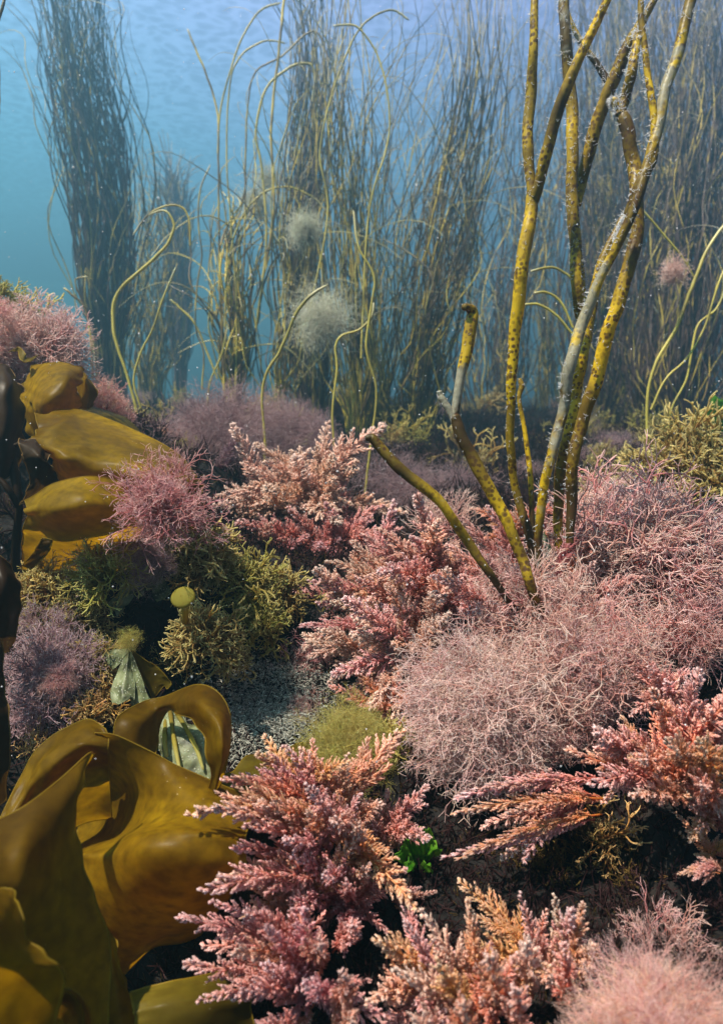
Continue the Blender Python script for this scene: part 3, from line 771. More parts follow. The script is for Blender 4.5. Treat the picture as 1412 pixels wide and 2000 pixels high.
stalk('bright yellow stalk with small brown spots between the pale stalk and the rightmost stalk', [
    ('stem', [(1092, 1080, .68), (1090, 1000, .68), (1095, 920, .67), (1108, 850, .66), (1122, 770, .66), (1134, 700, .65), (1148, 640, .65), (1160, 570, .65), (1175, 510, .65), (1200, 455, .65), (1222, 415, .65)],
     [8, 11, 12, 13, 14, 15, 14, 12, 10, 8, 7], [.2, 0, 0, 0, 0, 0, 0, .1, .1, .1, .2])], 60, .006, 30)
stalk('thick yellow stalk with a forked upper arm, rightmost of the tall foreground group', [
    ('stem', [(1112, 1060, .64), (1114, 980, .64), (1120, 900, .63), (1135, 830, .63), (1160, 750, .62), (1180, 670, .61), (1205, 600, .60), (1225, 530, .60), (1240, 460, .60), (1244, 390, .60), (1240, 330, .61), (1226, 270, .61), (1210, 215, .61)],
     [8, 12, 13, 14, 15, 15, 15, 15, 15, 14, 15, 15, 14], [.2] + [0] * 12),
    ('branch', [(1211, 225, .61), (1203, 205, .61), (1196, 192, .61)], [10, 9, 7], [0, 0, .2]),
    ('branch', [(1212, 228, .61), (1220, 195, .61), (1232, 140, .60), (1242, 85, .60), (1246, 60, .60)], [11, 11, 11, 9, 7], [0] * 5),
    ('branch', [(1225, 420, .57), (1252, 350, .56), (1275, 300, .56), (1276, 220, .56), (1262, 120, .56), (1252, 40, .56), (1248, -40, .56)], [9, 11, 10, 8, 7, 7, 7], [0, 0, 0, .1, .2, .2, .2])], 110, .006, 40)
stalk('thin brown hairy stalk slanting between two yellow stalks near the top', [
    ('stem', [(1190, 165, .70), (1165, 125, .70), (1140, 90, .70), (1115, 45, .70), (1095, -20, .70)], [8, 7, 6, 6, 6], [.3] * 5)], 90, .007, 60)
stalk('short thin stalk with a crooked yellow tip between the tall stalks and the forked stub', [
    ('stem', [(1042, 1080, .66), (1038, 1000, .66), (1034, 920, .66), (1024, 840, .66), (1014, 780, .66), (1018, 755, .66), (1014, 738, .66)], [6, 6, 6, 5, 5, 6, 4], [.2, .2, .2, .3, .3, 0, 0])], 20, .004, 70)
stalk('short forked stub with spotted yellow arm and pale broken arm', [
    ('stem', [(1075, 1240, .62), (1040, 1155, .58), (1018, 1090, .58), (990, 1020, .58), (955, 950, .58), (920, 890, .58), (896, 845, .58), (886, 808, .58)], [10, 11, 12, 13, 14, 14, 13, 12], [0, 0, 0, 0, 0, 0, 0, .2]),
    ('branch', [(888, 815, .58), (893, 775, .58), (901, 735, .58), (909, 690, .58), (916, 645, .58), (922, 612, .58), (914, 601, .575), (904, 598, .57)], [9, 10, 11, 13, 14, 13, 9, 7], [.2, .8, 1, 0, 0, 0, 0, 0]),
    ('branch', [(888, 825, .58), (876, 800, .58), (864, 780, .58), (856, 762, .58)], [9, 8, 8, 6], [.4, .8, 1, 1])], 12, .003, 80)
stalk('leaning spotted yellow stub with a blunt curled tip, left of the forked stub', [
    ('stem', [(1030, 1230, .62), (975, 1148, .58), (950, 1110, .57), (915, 1060, .57), (875, 1000, .56), (840, 962, .56), (795, 930, .56), (760, 895, .56), (735, 862, .56), (722, 854, .56), (714, 858, .56)], [8, 8, 9, 11, 11, 12, 13, 12, 11, 9, 6], [0] * 11)], 10, .003, 90)
tube = tube_px([(1040, 1000, .70), (1058, 1040, .69), (1070, 1075, .68), (1068, 1110, .68)], [4, 6, 7, 6], 'pale_blade', None, 'broken_stalk')[0]
tag(tube, 'short pale broken stalk at the foot of the tall stalk group', 'stalk')

# ------------------------------------------------------------------ thongweed bundles
def bundle(label, cl, wid, n, sr, mat, seed, stray=8, flecks=0, name='thongweed_plant', yfrac=.15, dense_low=True, group=None, arcs=0, hand=()):
    """cl: centre line (px,py,d) from base up; wid: half widths px; sr: strand radius m"""
    rng = np.random.default_rng(seed)
    N = 34
    K = 1.4; sr = sr * K
    cl = [(a_, b_, c_ * K) for a_, b_, c_ in cl]; hand = [([(a_, b_, c_ * K) for a_, b_, c_ in h_], w_) for h_, w_ in hand]
    cl3 = spline([P(*c) for c in cl], N); dd = spline([[c[2]] for c in cl], N)[:, 0]
    ww = spline([[w] for w in wid], N)[:, 0] / F * dd
    base = cl3[0].copy(); base[2] = float(H(base[0], base[1])) - .01
    root = empty(name, base, label, 'seaweed', group)
    def make(n, spreadf, rs, umax, tipcurl, nm, col, kind=None, wv=.25):
        a = rng.random(n) * 6.28; rho = np.sqrt(rng.random(n)) * spreadf
        nl = 9
        la = rng.random(nl) * 6.28; lr = np.sqrt(rng.random(nl)) * .9
        lock = np.stack([lr * np.cos(la), lr * np.sin(la)], -1)[:, None, :] + wob(rng, nl, N, 1.5, 2) * .55 * np.linspace(.3, 1.2, N)[None, :, None]
        own = np.stack([rho * np.cos(a), rho * np.sin(a)], -1)[:, None, :]
        off = lock[rng.integers(0, nl, n)] * (1.0 if kind == 'stuff' else .4) + own * (.5 if kind == 'stuff' else .9) + wob(rng, n, N, 1.5, 2) * wv * 1.5 + wob(rng, n, N, 5, 2) * .07
        ue = rng.uniform(*umax, n)
        s = np.linspace(0, 1, N)[None] * ue[:, None]
        f = np.clip(s, 0, .9999) * (N - 1); i = f.astype(int); fr = (f - i)[..., None]
        i2 = np.minimum(i + 1, N - 1)
        c = cl3[i] * (1 - fr) + cl3[i2] * fr
        extra = np.clip(s - 1, 0, None)[..., None] * unit(cl3[-1] - cl3[-3]) * np.linalg.norm(cl3[-1] - cl3[0])
        w = np.interp(s, np.linspace(0, 1, N), ww)
        ease = np.clip(s * 6, .6, 1)
        ox = w * off[..., 0] * ease; oy = w * off[..., 1] * ease
        # bowing tips
        tdir = rng.normal(size=(n, 2)); tdir /= np.linalg.norm(tdir, axis=1, keepdims=True)
        tl = tipcurl * rng.uniform(.2, 1.0, n)
        e = np.clip((np.linspace(0, 1, N) - .62) / .38, 0, 1)[None]
        ox = ox + tl[:, None] * tdir[:, :1] * e ** 1.6; oy = oy + tl[:, None] * tdir[:, 1:] * e ** 1.6
        oz = -tl[:, None] * .7 * e ** 3.5
        p = c + extra + ox[..., None] * np.array([1.0, 0, 0]) + oy[..., None] * np.array([0, 1.0, 0]) + oz[..., None] * np.array([0, 0, 1.0])
        p[:, 0, 2] = base[2]
        jx = rng.normal(size=(n, 2)) * .0; rad = rs * rng.uniform(.6, 1.3, (n, 1)) * np.interp(np.linspace(0, 1, N), [0, .1, .8, 1], [.9, 1, .7, .3])[None]
        cval = np.where(rng.random(n) < yfrac, rng.uniform(.5, .9, n), rng.uniform(0, .4, n))
        if kind == 'stuff':
            b = MB(); b.tubes(p, rad, 4, c=cval)
            o = b.build(nm, M[col], root); o.location = -base; o['kind'] = 'stuff'
        else:
            for k in range(n):
                b = MB(); b.tubes(p[k:k + 1], rad[k:k + 1], 4, c=cval[k:k + 1])
                o = b.build(nm, M[col], root); o.location = -base
        return p
    main = make(n, 1.0, sr, (.55, 1.15), .11 * dd.mean() / 2, 'strand_mass', mat, 'stuff')
    if stray: make(int(stray * 1.5), 1.9, sr * .95, (.35, 1.0), .26 * dd.mean() / 2, 'stray_strand', mat, None, .5)
    if arcs: make(arcs * 3, 1.5, sr * .9, (.35, .98), .40 * dd.mean() / 2, 'stray_strand', 'strand_yellow', None, .5)
    if flecks:
        k = rng.integers(0, len(main), flecks); j = rng.integers(5, N - 2, flecks)
        pos = main[k, j] + rng.normal(size=(flecks, 3)) * .008
        dr = unit(rng.normal(size=(flecks, 3)) * .5 + np.array([0, 0, 1.0]))
        L = rng.uniform(.008, .032, (flecks, 1, 1)) * dd.mean() / 2.0
        s = np.linspace(0, 1, 4)[None, :, None]
        p = pos[:, None] + L * (dr[:, None] * s + rng.normal(size=(flecks, 1, 3)) * .2 * s * s)
        b = MB(); b.tubes(p, (L[:, :, 0] * .07) * np.array([.5, 1, .9, .2])[None], 3, c=rng.random(flecks), flat=.4)
        o = b.build('epiphyte_flecks', M['fleck'], root); o.location = -base; o['kind'] = 'stuff'
    for k, (pts, w) in enumerate(hand):
        tube_px(pts, w, 'strand_yellow' if k % 3 else 'strand', root, 'stray_strand', k=6, n=60, seed=seed * 7 + k, wobr=.3)
    return root

bundle('dense dark bundle of thongweed rising to the top left, nearest on the left',
       [(218, 765, 2.3), (212, 600, 2.25), (205, 430, 2.2), (185, 250, 2.15), (160, 90, 2.1), (140, -60, 2.05), (125, -160, 2.0)], [34, 40, 52, 60, 56, 58, 60], 170, .0022, 'strand_dark', 1, 14, 260, arcs=3)
bundle('hazy thin thongweed bundle behind the dark left bundle',
       [(292, 785, 3.0), (290, 620, 3.0), (285, 450, 3.0), (272, 310, 3.0)], [30, 42, 45, 30], 70, .0026, 'strand', 2, 10, 120, yfrac=.4)
bundle('very hazy dark thongweed column right of the left bundles',
       [(352, 760, 4.2), (350, 600, 4.2), (345, 420, 4.2), (335, 300, 4.2)], [17, 20, 20, 12], 130, .005, 'strand_dark', 3, 0, 0)
bundle('loose yellow olive thongweed plant with long arching tips left of centre',
       [(455, 800, 1.75), (455, 690, 1.75), (448, 560, 1.75), (445, 430, 1.75), (450, 330, 1.75)], [14, 26, 40, 46, 50], 34, .0026, 'strand', 4, 10, 60, yfrac=.5, arcs=6, hand=[
        ([(440, 800, 1.7), (436, 700, 1.7), (430, 560, 1.7), (428, 430, 1.7), (427, 300, 1.7), (425, 220, 1.7), (405, 150, 1.7), (380, 90, 1.7), (366, 55, 1.7)], 3.0),
        ([(425, 300, 1.7), (432, 210, 1.7), (450, 140, 1.7), (475, 70, 1.7), (510, 20, 1.7), (550, 5, 1.7)], 2.6),
        ([(460, 790, 1.7), (462, 600, 1.7), (450, 420, 1.7), (443, 300, 1.7), (450, 160, 1.7), (475, 105, 1.7), (520, 80, 1.7), (560, 85, 1.7)], 2.4),
        ([(470, 600, 1.7), (478, 480, 1.7), (480, 300, 1.7), (485, 200, 1.7), (500, 140, 1.7), (550, 110, 1.7), (600, 65, 1.7), (625, 70, 1.7), (640, 120, 1.7), (642, 165, 1.7)], 2.4),
        ([(500, 640, 1.7), (520, 480, 1.7), (512, 330, 1.7), (500, 270, 1.7), (510, 200, 1.7), (530, 160, 1.7), (570, 130, 1.7), (605, 125, 1.7), (615, 150, 1.7), (610, 200, 1.7)], 3.4),
        ([(425, 740, 1.6), (385, 640, 1.6), (350, 600, 1.6), (332, 585, 1.6)], 3.0),
        ([(395, 760, 1.6), (398, 690, 1.6), (383, 640, 1.6), (385, 560, 1.6), (395, 500, 1.6), (388, 440, 1.6), (392, 370, 1.6), (412, 320, 1.6)], 2.3),
        ([(405, 800, 1.6), (410, 750, 1.6), (432, 695, 1.6), (445, 640, 1.6)], 2.6),
        ([(440, 640, 1.7), (445, 520, 1.7), (470, 430, 1.7), (510, 380, 1.7), (560, 365, 1.7), (610, 385, 1.7), (640, 415, 1.7)], 2.6),
        ([(520, 520, 1.7), (535, 400, 1.7), (530, 250, 1.7), (545, 100, 1.7), (555, 0, 1.7), (560, -40, 1.7)], 4)])
bundle('dense dark thongweed bundle in the centre behind the fuzzy balls',
       [(610, 870, 2.1), (608, 740, 2.1), (600, 600, 2.05), (596, 450, 2.0), (605, 300, 2.0), (612, 150, 1.95), (608, 0, 1.95), (600, -120, 1.9)], [40, 48, 40, 42, 46, 44, 48, 52], 110, .0021, 'strand_dark', 5, 16, 200, arcs=6)
bundle('yellowish loose thongweed plant just right of the central bundle',
       [(700, 880, 1.9), (700, 740, 1.9), (690, 600, 1.85), (680, 430, 1.85), (672, 250, 1.8), (665, 80, 1.8), (655, -80, 1.8)], [24, 40, 45, 44, 50, 45, 50], 50, .0019, 'strand', 6, 14, 60, yfrac=.55, arcs=6)
bundle('wide brown thongweed bundle fanning up right of centre',
       [(810, 890, 2.0), (815, 760, 2.0), (830, 620, 1.95), (855, 450, 1.9), (895, 280, 1.85), (918, 120, 1.8), (925, -60, 1.8)], [34, 50, 60, 66, 52, 40, 42], 90, .0020, 'strand', 7, 22, 140, yfrac=.2, arcs=6)
bundle('sparse thongweed strands crossing between the centre and right bundles',
       [(745, 885, 2.2), (750, 700, 2.2), (760, 520, 2.2), (775, 350, 2.2), (800, 180, 2.2), (830, 40, 2.2), (850, -80, 2.2)], [30, 55, 70, 80, 80, 80, 80], 34, .0018, 'strand', 8, 12, 60, yfrac=.45, arcs=6)
bundle('loose yellow thongweed strands waving between the left plants and the central bundle',
       [(545, 860, 1.75), (545, 720, 1.75), (550, 560, 1.75), (560, 400, 1.7), (575, 230, 1.7), (590, 60, 1.7), (600, -60, 1.7)], [20, 40, 55, 60, 66, 66, 66], 18, .0017, 'strand', 18, 6, 30, yfrac=.6, arcs=4)
bundle('broad hazy dark thongweed bundle behind the stub stalks',
       [(955, 875, 3.0), (955, 740, 3.0), (960, 600, 3.0), (975, 450, 3.0), (990, 300, 3.0), (1000, 150, 3.0), (1000, 20, 3.0)], [62, 66, 72, 80, 80, 70, 60], 95, .0026, 'strand_dark', 9, 10, 420, arcs=3)
bundle('hazy thongweed between the first and second tall yellow stalks',
       [(1075, 885, 3.4), (1075, 740, 3.4), (1080, 600, 3.4), (1085, 420, 3.4), (1080, 260, 3.4)], [22, 30, 40, 50, 40], 34, .0028, 'strand', 10, 8, 150, yfrac=.4, arcs=6)
for k, (lb, x0, x1, d, w, n, sd) in enumerate([
        ('dark thongweed curtain bundle directly behind the tall stalks, inner left of the right mass', 1165, 1180, 2.4, 52, 190, 11),
        ('thick dark thongweed bundle in the middle of the right hand mass', 1262, 1290, 2.3, 62, 260, 12),
        ('dark thongweed bundle leaning to the top right corner', 1335, 1420, 2.1, 56, 210, 13),
        ('hazy thongweed bundle at the right edge behind the others', 1425, 1400, 2.9, 70, 240, 14),
        ('hazy thongweed bundle filling the gap at the back of the right mass', 1220, 1230, 3.2, 75, 280, 15)]):
    bundle(lb, [(x0, 885, d), (x0 + 4, 740, d), (x0 + (x1 - x0) * .3, 560, d), (x0 + (x1 - x0) * .55, 380, d), (x0 + (x1 - x0) * .8, 200, d), (x1, 20, d), (x1 + 15, -110, d)],
           [w * .7, w * .9, w * 1.05, w * 1.1, w * 1.05, w, w], int(n * .66), .0021, 'strand_dark', sd, 14, 420, yfrac=.12, arcs=2)

def strand(label, pts, w, mat='strand_yellow', seed=0, extra=()):
    p0 = P(*pts[0])
    root = empty('thongweed_strand', p0, label, 'seaweed strand')
    tube_px(pts, w, mat, root, 'strand', k=8, n=80, seed=seed, wobr=.25, lump=.06)
    for e, we in extra: tube_px(e, we, mat, root, 'side_branch', k=8, n=50, seed=seed + 9, wobr=.25)
    return root
strand('sinuous yellow strand hooking over in front of the dark left bundle', [(272, 820, 1.5), (262, 780, 1.5), (245, 720, 1.5), (225, 660, 1.5), (222, 600, 1.5), (240, 560, 1.5), (285, 520, 1.5), (325, 480, 1.5), (340, 440, 1.5), (322, 412, 1.5), (290, 420, 1.5)], [3.5, 4, 4, 4.5, 5, 4.5, 4.5, 4, 3.5, 3, 2], seed=1)
strand('pale thin strand curving up right of the sinuous yellow strand', [(288, 830, 1.6), (270, 780, 1.6), (262, 740, 1.6), (275, 690, 1.6), (300, 640, 1.6), (320, 580, 1.6), (345, 520, 1.6)], 2.8, 'strand_yellow', 2)
strand('bent brown strand hooking over beside the hazy bundle', [(372, 480, 1.6), (370, 430, 1.6), (355, 405, 1.6), (325, 402, 1.6), (290, 420, 1.6), (260, 460, 1.6)], 2.4, 'strand', 3)
strand('pale yellow strand rising from the peach tuft past the big fuzzy ball', [(515, 920, 1.25), (518, 860, 1.25), (512, 780, 1.25), (520, 730, 1.25), (545, 690, 1.25), (562, 650, 1.25), (580, 610, 1.25), (610, 575, 1.25), (640, 556, 1.25)], [4, 3.5, 3.5, 4, 4, 4, 4.5, 4.5, 3], seed=4)
strand('yellow strand with a hooked top right of the big fuzzy ball', [(652, 880, 1.4), (650, 800, 1.4), (658, 720, 1.4), (655, 680, 1.4), (668, 655, 1.4), (700, 645, 1.4), (725, 620, 1.4), (730, 590, 1.4)], 3, seed=5)
strand('slender pale strand standing behind the leaning stub', [(712, 970, 1.3), (725, 860, 1.3), (735, 760, 1.3), (715, 680, 1.3), (725, 600, 1.3), (730, 540, 1.3), (700, 480, 1.3), (690, 410, 1.3)], 3.2, seed=6)
strand('yellow strand with forks at the right edge below the pink pompom', [(1250, 930, 1.3), (1262, 850, 1.3), (1265, 760, 1.3), (1285, 700, 1.3), (1320, 640, 1.3), (1340, 590, 1.3), (1356, 545, 1.3), (1385, 480, 1.3), (1420, 430, 1.3)], [4, 4, 4, 4.5, 5, 5, 5, 4.5, 4],
       seed=7, extra=[([(1270, 800, 1.3), (1300, 740, 1.3), (1340, 700, 1.3), (1375, 640, 1.3), (1400, 560, 1.3), (1425, 500, 1.3)], 3), ([(1356, 545, 1.3), (1330, 500, 1.3), (1280, 440, 1.3), (1250, 405, 1.3)], 2.6)])
strand('pale strand with a kinked stem at the far right edge', [(1300, 880, 1.4), (1310, 800, 1.4), (1340, 740, 1.4), (1360, 640, 1.4), (1400, 600, 1.4), (1430, 520, 1.4)], 3, 'strand_yellow', 8)
strand('dark hairy strand cut off by the left edge near the top', [(-30, 330, .9), (-5, 235, .9), (-2, 200, .9), (-1, 150, .9), (-6, 60, .9), (8, 8, .9), (12, -20, .9)], [5, 5, 4, 4, 4, 4, 4], 'strand', 9)
strand('branching dark strand left of the dark bundle', [(182, 740, 1.9), (178, 660, 1.9), (165, 600, 1.9), (140, 575, 1.9), (125, 562, 1.9)], 3, 'strand', 10, extra=[([(165, 600, 1.9), (150, 560, 1.9), (150, 545, 1.9), (172, 540, 1.9)], 2)])
for k, (pts, lb) in enumerate([
    ([(598, 640, 1.9), (640, 420, 1.9), (625, 300, 1.9), (650, 180, 1.9), (700, 60, 1.9), (760, 20, 1.9), (800, 40, 1.9)], 'long yellow arching strand above the centre, tip hanging to the right'),
    ([(705, 700, 1.8), (720, 420, 1.8), (760, 260, 1.8), (745, 130, 1.8), (700, 55, 1.8), (650, 50, 1.8)], 'pale strand arching left across the upper centre'),
    ([(1128, 560, 1.2), (1105, 535, 1.2), (1075, 522, 1.2), (1035, 530, 1.2)], 'short yellow strand curving left behind the second tall stalk, uppermost of three'),
    ([(1118, 640, 1.2), (1095, 590, 1.2), (1068, 572, 1.2), (1042, 572, 1.2)], 'short yellow strand curving left behind the second tall stalk, middle of three'),
    ([(1120, 655, 1.2), (1085, 615, 1.2), (1050, 595, 1.2), (1020, 595, 1.2)], 'short yellow strand curving left behind the second tall stalk, lowest of three')]):
    strand(lb, pts, 3.4 if k > 1 else 2.6, 'strand_yellow', 30 + k)

# ------------------------------------------------------------------ fuzzy balls
def fuzz(label, px, py, d, rp, n, mat='fuzz', seed=0, rad=.00035, sy=1.1):
    rng = np.random.default_rng(seed)
    c = P(px, py, d); r = rp / F * d
    N = 12
    st = rng.normal(size=(n, 1, 3)) * r * .16
    dr = unit(rng.normal(size=(n, 1, 3)))
    s = np.linspace(0, 1, N)[None, :, None]
    q1 = rng.random(6) * 6.28
    lobe = 1 + .28 * np.sin(3.1 * dr[..., 0:1] + q1[0]) * np.sin(2.7 * dr[..., 2:3] + q1[1]) + .18 * np.sin(6 * dr[..., 1:2] + q1[2] + 4 * dr[..., 0:1])
    L = r * rng.uniform(.25, 1.2, (n, 1, 1)) * lobe
    st = st * 1.8
    p = st + L * (dr * s) + wob(rng, n, N, 1.6) * r * .26 * s
    p[..., 2] *= sy
    p = p + c
    b = MB(); b.tubes(p, rad * np.linspace(1, .6, N)[None], 3, c=rng.random(n))
    o = b.build('fuzz_ball', M[mat], None, origin=c)
    o.location = c
    return tag(o, label, 'algae fuzz')
fuzz('large greyish fuzzy ball hanging in front of the central dark bundle', 628, 622, 1.5, 62, 1700, seed=1, rad=.0002)
fuzz('small pale fuzzy ball high on the central dark bundle', 596, 450, 1.6, 36, 1500, seed=2, rad=.00024)
fuzz('faint whitish fuzzy ball left of the central bundle, lower of two', 500, 400, 2.6, 38, 500, seed=3, rad=.0006)
fuzz('faint whitish fuzzy ball left of the central bundle, upper of two', 522, 350, 2.8, 30, 400, seed=4, rad=.0006)
fuzz('small pinkish pompom on the thin strand at the right', 1315, 532, 1.25, 27, 600, 'pompom', seed=5, rad=.0003)

# ------------------------------------------------------------------ tufts
T = tuft
# far / middle
T('dark mauve fuzzy tuft right behind the left pink shrublet, centre left', 425, 838, 1.30, 112, 'hair', 'mauve', 60)
T('small dark mauve fuzzy tuft between the big mauve tuft and the peach tuft', 570, 828, 1.45, 78, 'hair', 'mauve', 40)
T('dull mauve tuft below the big mauve fuzzy tuft', 430, 930, 1.2, 62, 'fine', 'lilac', 24)
T('large pale peach feathery tuft in the middle distance', 575, 930, 1.05, 135, 'fine', 'peach', 46, lean=(-.15, 0, 0))
T('rose red feathery tuft in front of the peach tuft', 650, 1030, .98, 105, 'fine', 'magenta', 34, lean=(.2, 0, 0))
T('dusty pink feathery tuft below the peach tuft', 500, 1085, .95, 80, 'fine', 'rose', 28)
T('pale little tuft with green flecks behind the big kelp blade', 335, 850, 1.3, 50, 'plume', 'cream', 14)
T('yellow green shrublet behind the big kelp blade', 360, 880, 1.25, 42, 'turf', 'yellow_fluff', 16)
T('dark mauve tuft in the shadow left of the leaning stub', 780, 945, 1.35, 95, 'hair', 'mauve', 34)
T('yellow olive tuft behind the mauve tufts in the centre', 520, 800, 1.8, 45, 'turf', 'yellow_fluff', 14)
T('dim mauve tuft in the hollow right of the leaning stub', 880, 960, 1.5, 70, 'hair', 'mauve', 26)
T('low olive tuft behind the forked stub', 930, 900, 1.9, 60, 'turf', 'olive', 16)
# left bank
T('pink wispy bush on top of the left bank', 75, 665, .92, 92, 'wisp', 'cream', 60, lean=(.25, .2, 0))
T('pink wispy spray reaching right from the left bank bush', 120, 650, .93, 50, 'wisp', 'cream', 16, lean=(1.6, 0, 0), spread=.5)
T('small pink wispy tuft behind the curled kelp blade', 205, 780, 1.05, 50, 'wisp', 'rose', 22, lean=(.5, 0, 0))
T('yellow green mossy growth on the left bank behind the pink bush', 20, 620, .98, 55, 'turf', 'yellow_fluff', 30)
T('dark yellow mossy clump at the left edge above the bank', -5, 555, .95, 30, 'turf', 'yellow_fluff', 24)
T('dim pink tuft under the mossy clump at the left edge', -8, 605, .85, 34, 'wisp', 'rose', 20)
T('pinkish tuft at the left edge beneath the curly kelp scrap', 5, 690, .90, 60, 'wisp', 'rose', 24)
T('deep rose cone shaped wispy tuft in front of the big kelp blade', 318, 975, .60, 86, 'wisp', ('rosedeep', 'rose'), 50, lean=(0, .9, 0), spread=.66, lenj=.5)
T('pale lilac branching tuft left of the rose cone tuft', 195, 1060, .66, 48, 'sparse', 'lilac', 40)
T('yellow green forked turf below the lilac tuft', 200, 1105, .64, 58, 'turf', 'yellow_fluff', 40)
T('brownish olive turf right under the rose cone tuft', 385, 1065, .70, 72, 'turf', 'olive', 56)
T('warm brown turf left under the rose cone tuft', 262, 1050, .68, 42, 'turf', 'gold', 26)
T('pale yellow green turf near the dusty pink tuft', 475, 1120, .72, 62, 'turf', 'yellow_fluff', 42)
T('olive turf clump at the right end of the yellow turf', 540, 1150, .74, 55, 'turf', 'olive', 36)
T('rounded olive turf clump just below the button thallus', 395, 1235, .62, 56, 'turf', 'olive', 52)
T('small olive turf clump right of the rounded clump', 460, 1285, .64, 32, 'turf', 'olive', 22)
T('yellowish turf clump hanging below the olive clump', 510, 1210, .70, 50, 'turf', 'yellow_fluff', 34)
T('grey wispy tuft on top of the drooping fan', 295, 1085, .66, 45, 'hair', 'lilac', 30)
T('olive brown turf at the left beside the dark kelp blade', 80, 1150, .66, 60, 'turf', 'olive', 44)
T('yellow tipped turf left of the drooping fan', 150, 1195, .66, 58, 'turf', 'olive', 44)
T('faint lilac sprigs on the turf at the left', 90, 1215, .62, 50, 'sparse', 'lilac', 26)
T('lilac wispy tuft left of the mint green fan', 110, 1290, .60, 85, 'sparse', 'lilac', 70)
T('dusty mauve branching tuft below the lilac wispy tuft', 80, 1375, .58, 65, 'sparse', 'lilac', 50)
T('soft rose fuzzy patch in the middle of the lilac tuft', 110, 1320, .56, 36, 'hair', 'rose', 9)
T('golden orange shrublet at the edge of the lilac tuft', 165, 1390, .57, 36, 'turf', 'gold', 26)
T('small brown orange shrublet above the kelp arch at the left', 75, 1455, .55, 34, 'turf', 'gold', 16)
T('golden brown turf left of the mint green fan', 195, 1285, .62, 40, 'turf', 'olive', 30)
T('brown turf between the gold shrublet and the kelp loop', 205, 1370, .60, 42, 'turf', 'gold', 26)
T('dark olive turf in the shade right of the mint fan', 330, 1300, .68, 45, 'turf', 'olive', 26)
T('fuzzy yellow green crown on the mint green fan', 250, 1248, .595, 20, 'hair', 'yellow_fluff', 30)
# centre / right mound
T('large pinkish feathery tuft sweeping left at the centre of the picture', 700, 1150, .78, 115, 'fine', ('pink', 'peach'), 48, lean=(-.5, 0, 0))
T('pale pink feathery tuft overhanging the centre shadow', 690, 1265, .70, 100, 'fine', 'peach', 40, lean=(-.6, -.2, 0))
T('feathery pink mound left of the stub stalk bases', 850, 1110, .72, 135, 'fine', ('pink', 'rose'), 60, lean=(-.2, 0, 0))
T('orange pink feathery fringe hanging over the dark cleft', 790, 1240, .64, 125, 'fine', ('pink', 'peach'), 56, lean=(-.4, -.2, 0))
T('rusty feathery tuft low beside the yellow fluffy tuft', 750, 1360, .62, 70, 'fine', 'coral', 26, lean=(-.2, 0, 0))
T('dull rose wispy tuft left of the sweeping feathery tuft', 600, 1290, .72, 55, 'wisp', 'rose', 24, lean=(-.2, 0, 0))
T('dark rose tuft on the edge of the gravelly hollow', 600, 1385, .66, 40, 'wisp', 'rose', 20)
T('yellow green fluffy ball between the feathery tufts and the gravelly hollow', 690, 1445, .58, 84, 'hair', 'yellow_fluff', 80)
T('mustard twiggy tuft right of the yellow fluffy ball', 765, 1440, .58, 50, 'turf', 'yellow_fluff', 26)
T('white wisps at the top edge of the pink mound left of the stalks', 870, 1010, .82, 60, 'sparse', 'cream', 26)
T('pale cream wisps on top of the mound right of the stalks', 1180, 990, .80, 70, 'thickwisp', 'cream', 26)
T('big rose wispy bush right of the stalk bases', 1230, 1085, .70, 165, 'wisp', ('rose', 'cream'), 90)
T('pale wispy fringe at the right edge of the rose bush', 1380, 1090, .72, 100, 'thickwisp', ('cream', 'rose'), 36, lean=(.3, 0, 0))
T('dusty rose wispy tuft in front of the stalk bases', 1030, 1200, .62, 120, 'wisp', ('rose', 'cream'), 60)
T('warm orange sprigs tucked between the stalk bases', 1010, 1010, .72, 70, 'fine', 'coral', 20)
T('pale greyish cream wispy ball left of centre on the mound', 930, 1365, .56, 135, 'softwisp', 'cream', 110, lean=(-.1, 0, 0))
T('salmon wispy tuft with open branches in the middle of the mound', 1130, 1270, .57, 120, 'thickwisp', ('rose', 'cream'), 60)
T('rose wispy tuft beneath the open branches beside the cream ball', 1090, 1380, .56, 85, 'thickwisp', 'rose', 46)
T('dark rose tuft at the right edge of the mound', 1350, 1220, .62, 90, 'wisp', 'rose', 40)
T('orange pink upright feathery sprigs at the right above the big coral tuft', 1300, 1330, .52, 85, 'plume', 'pink', 20)
T('large coral orange feathery tuft at the right edge', 1290, 1450, .47, 150, 'plume', ('coral', 'pink'), 14, lean=(-.1, 0, 0))
T('coral feathery tuft right edge lower, beneath the large coral tuft', 1400, 1560, .46, 90, 'plume', 'coral', 20)
T('rust coloured sprigs hanging at the right edge over the dark debris', 1400, 1650, .46, 60, 'plume', 'coral', 10)
T('long pink and gold plumes pointing left over the dark hollow', 1060, 1580, .50, 165, 'slim', ('pink', 'coral'), 6, lean=(-3.0, -.7, -.5), spread=.42, depth=.7)
T('pink feather sprig pointing left at the right edge above the bottom tuft', 1370, 1690, .42, 60, 'plume', 'pink', 5, lean=(-3, 0, 0), spread=.3)
T('dark rose wispy sprigs in shadow above the blurry rose patch', 1290, 1850, .42, 80, 'sparse', 'rose', 30)
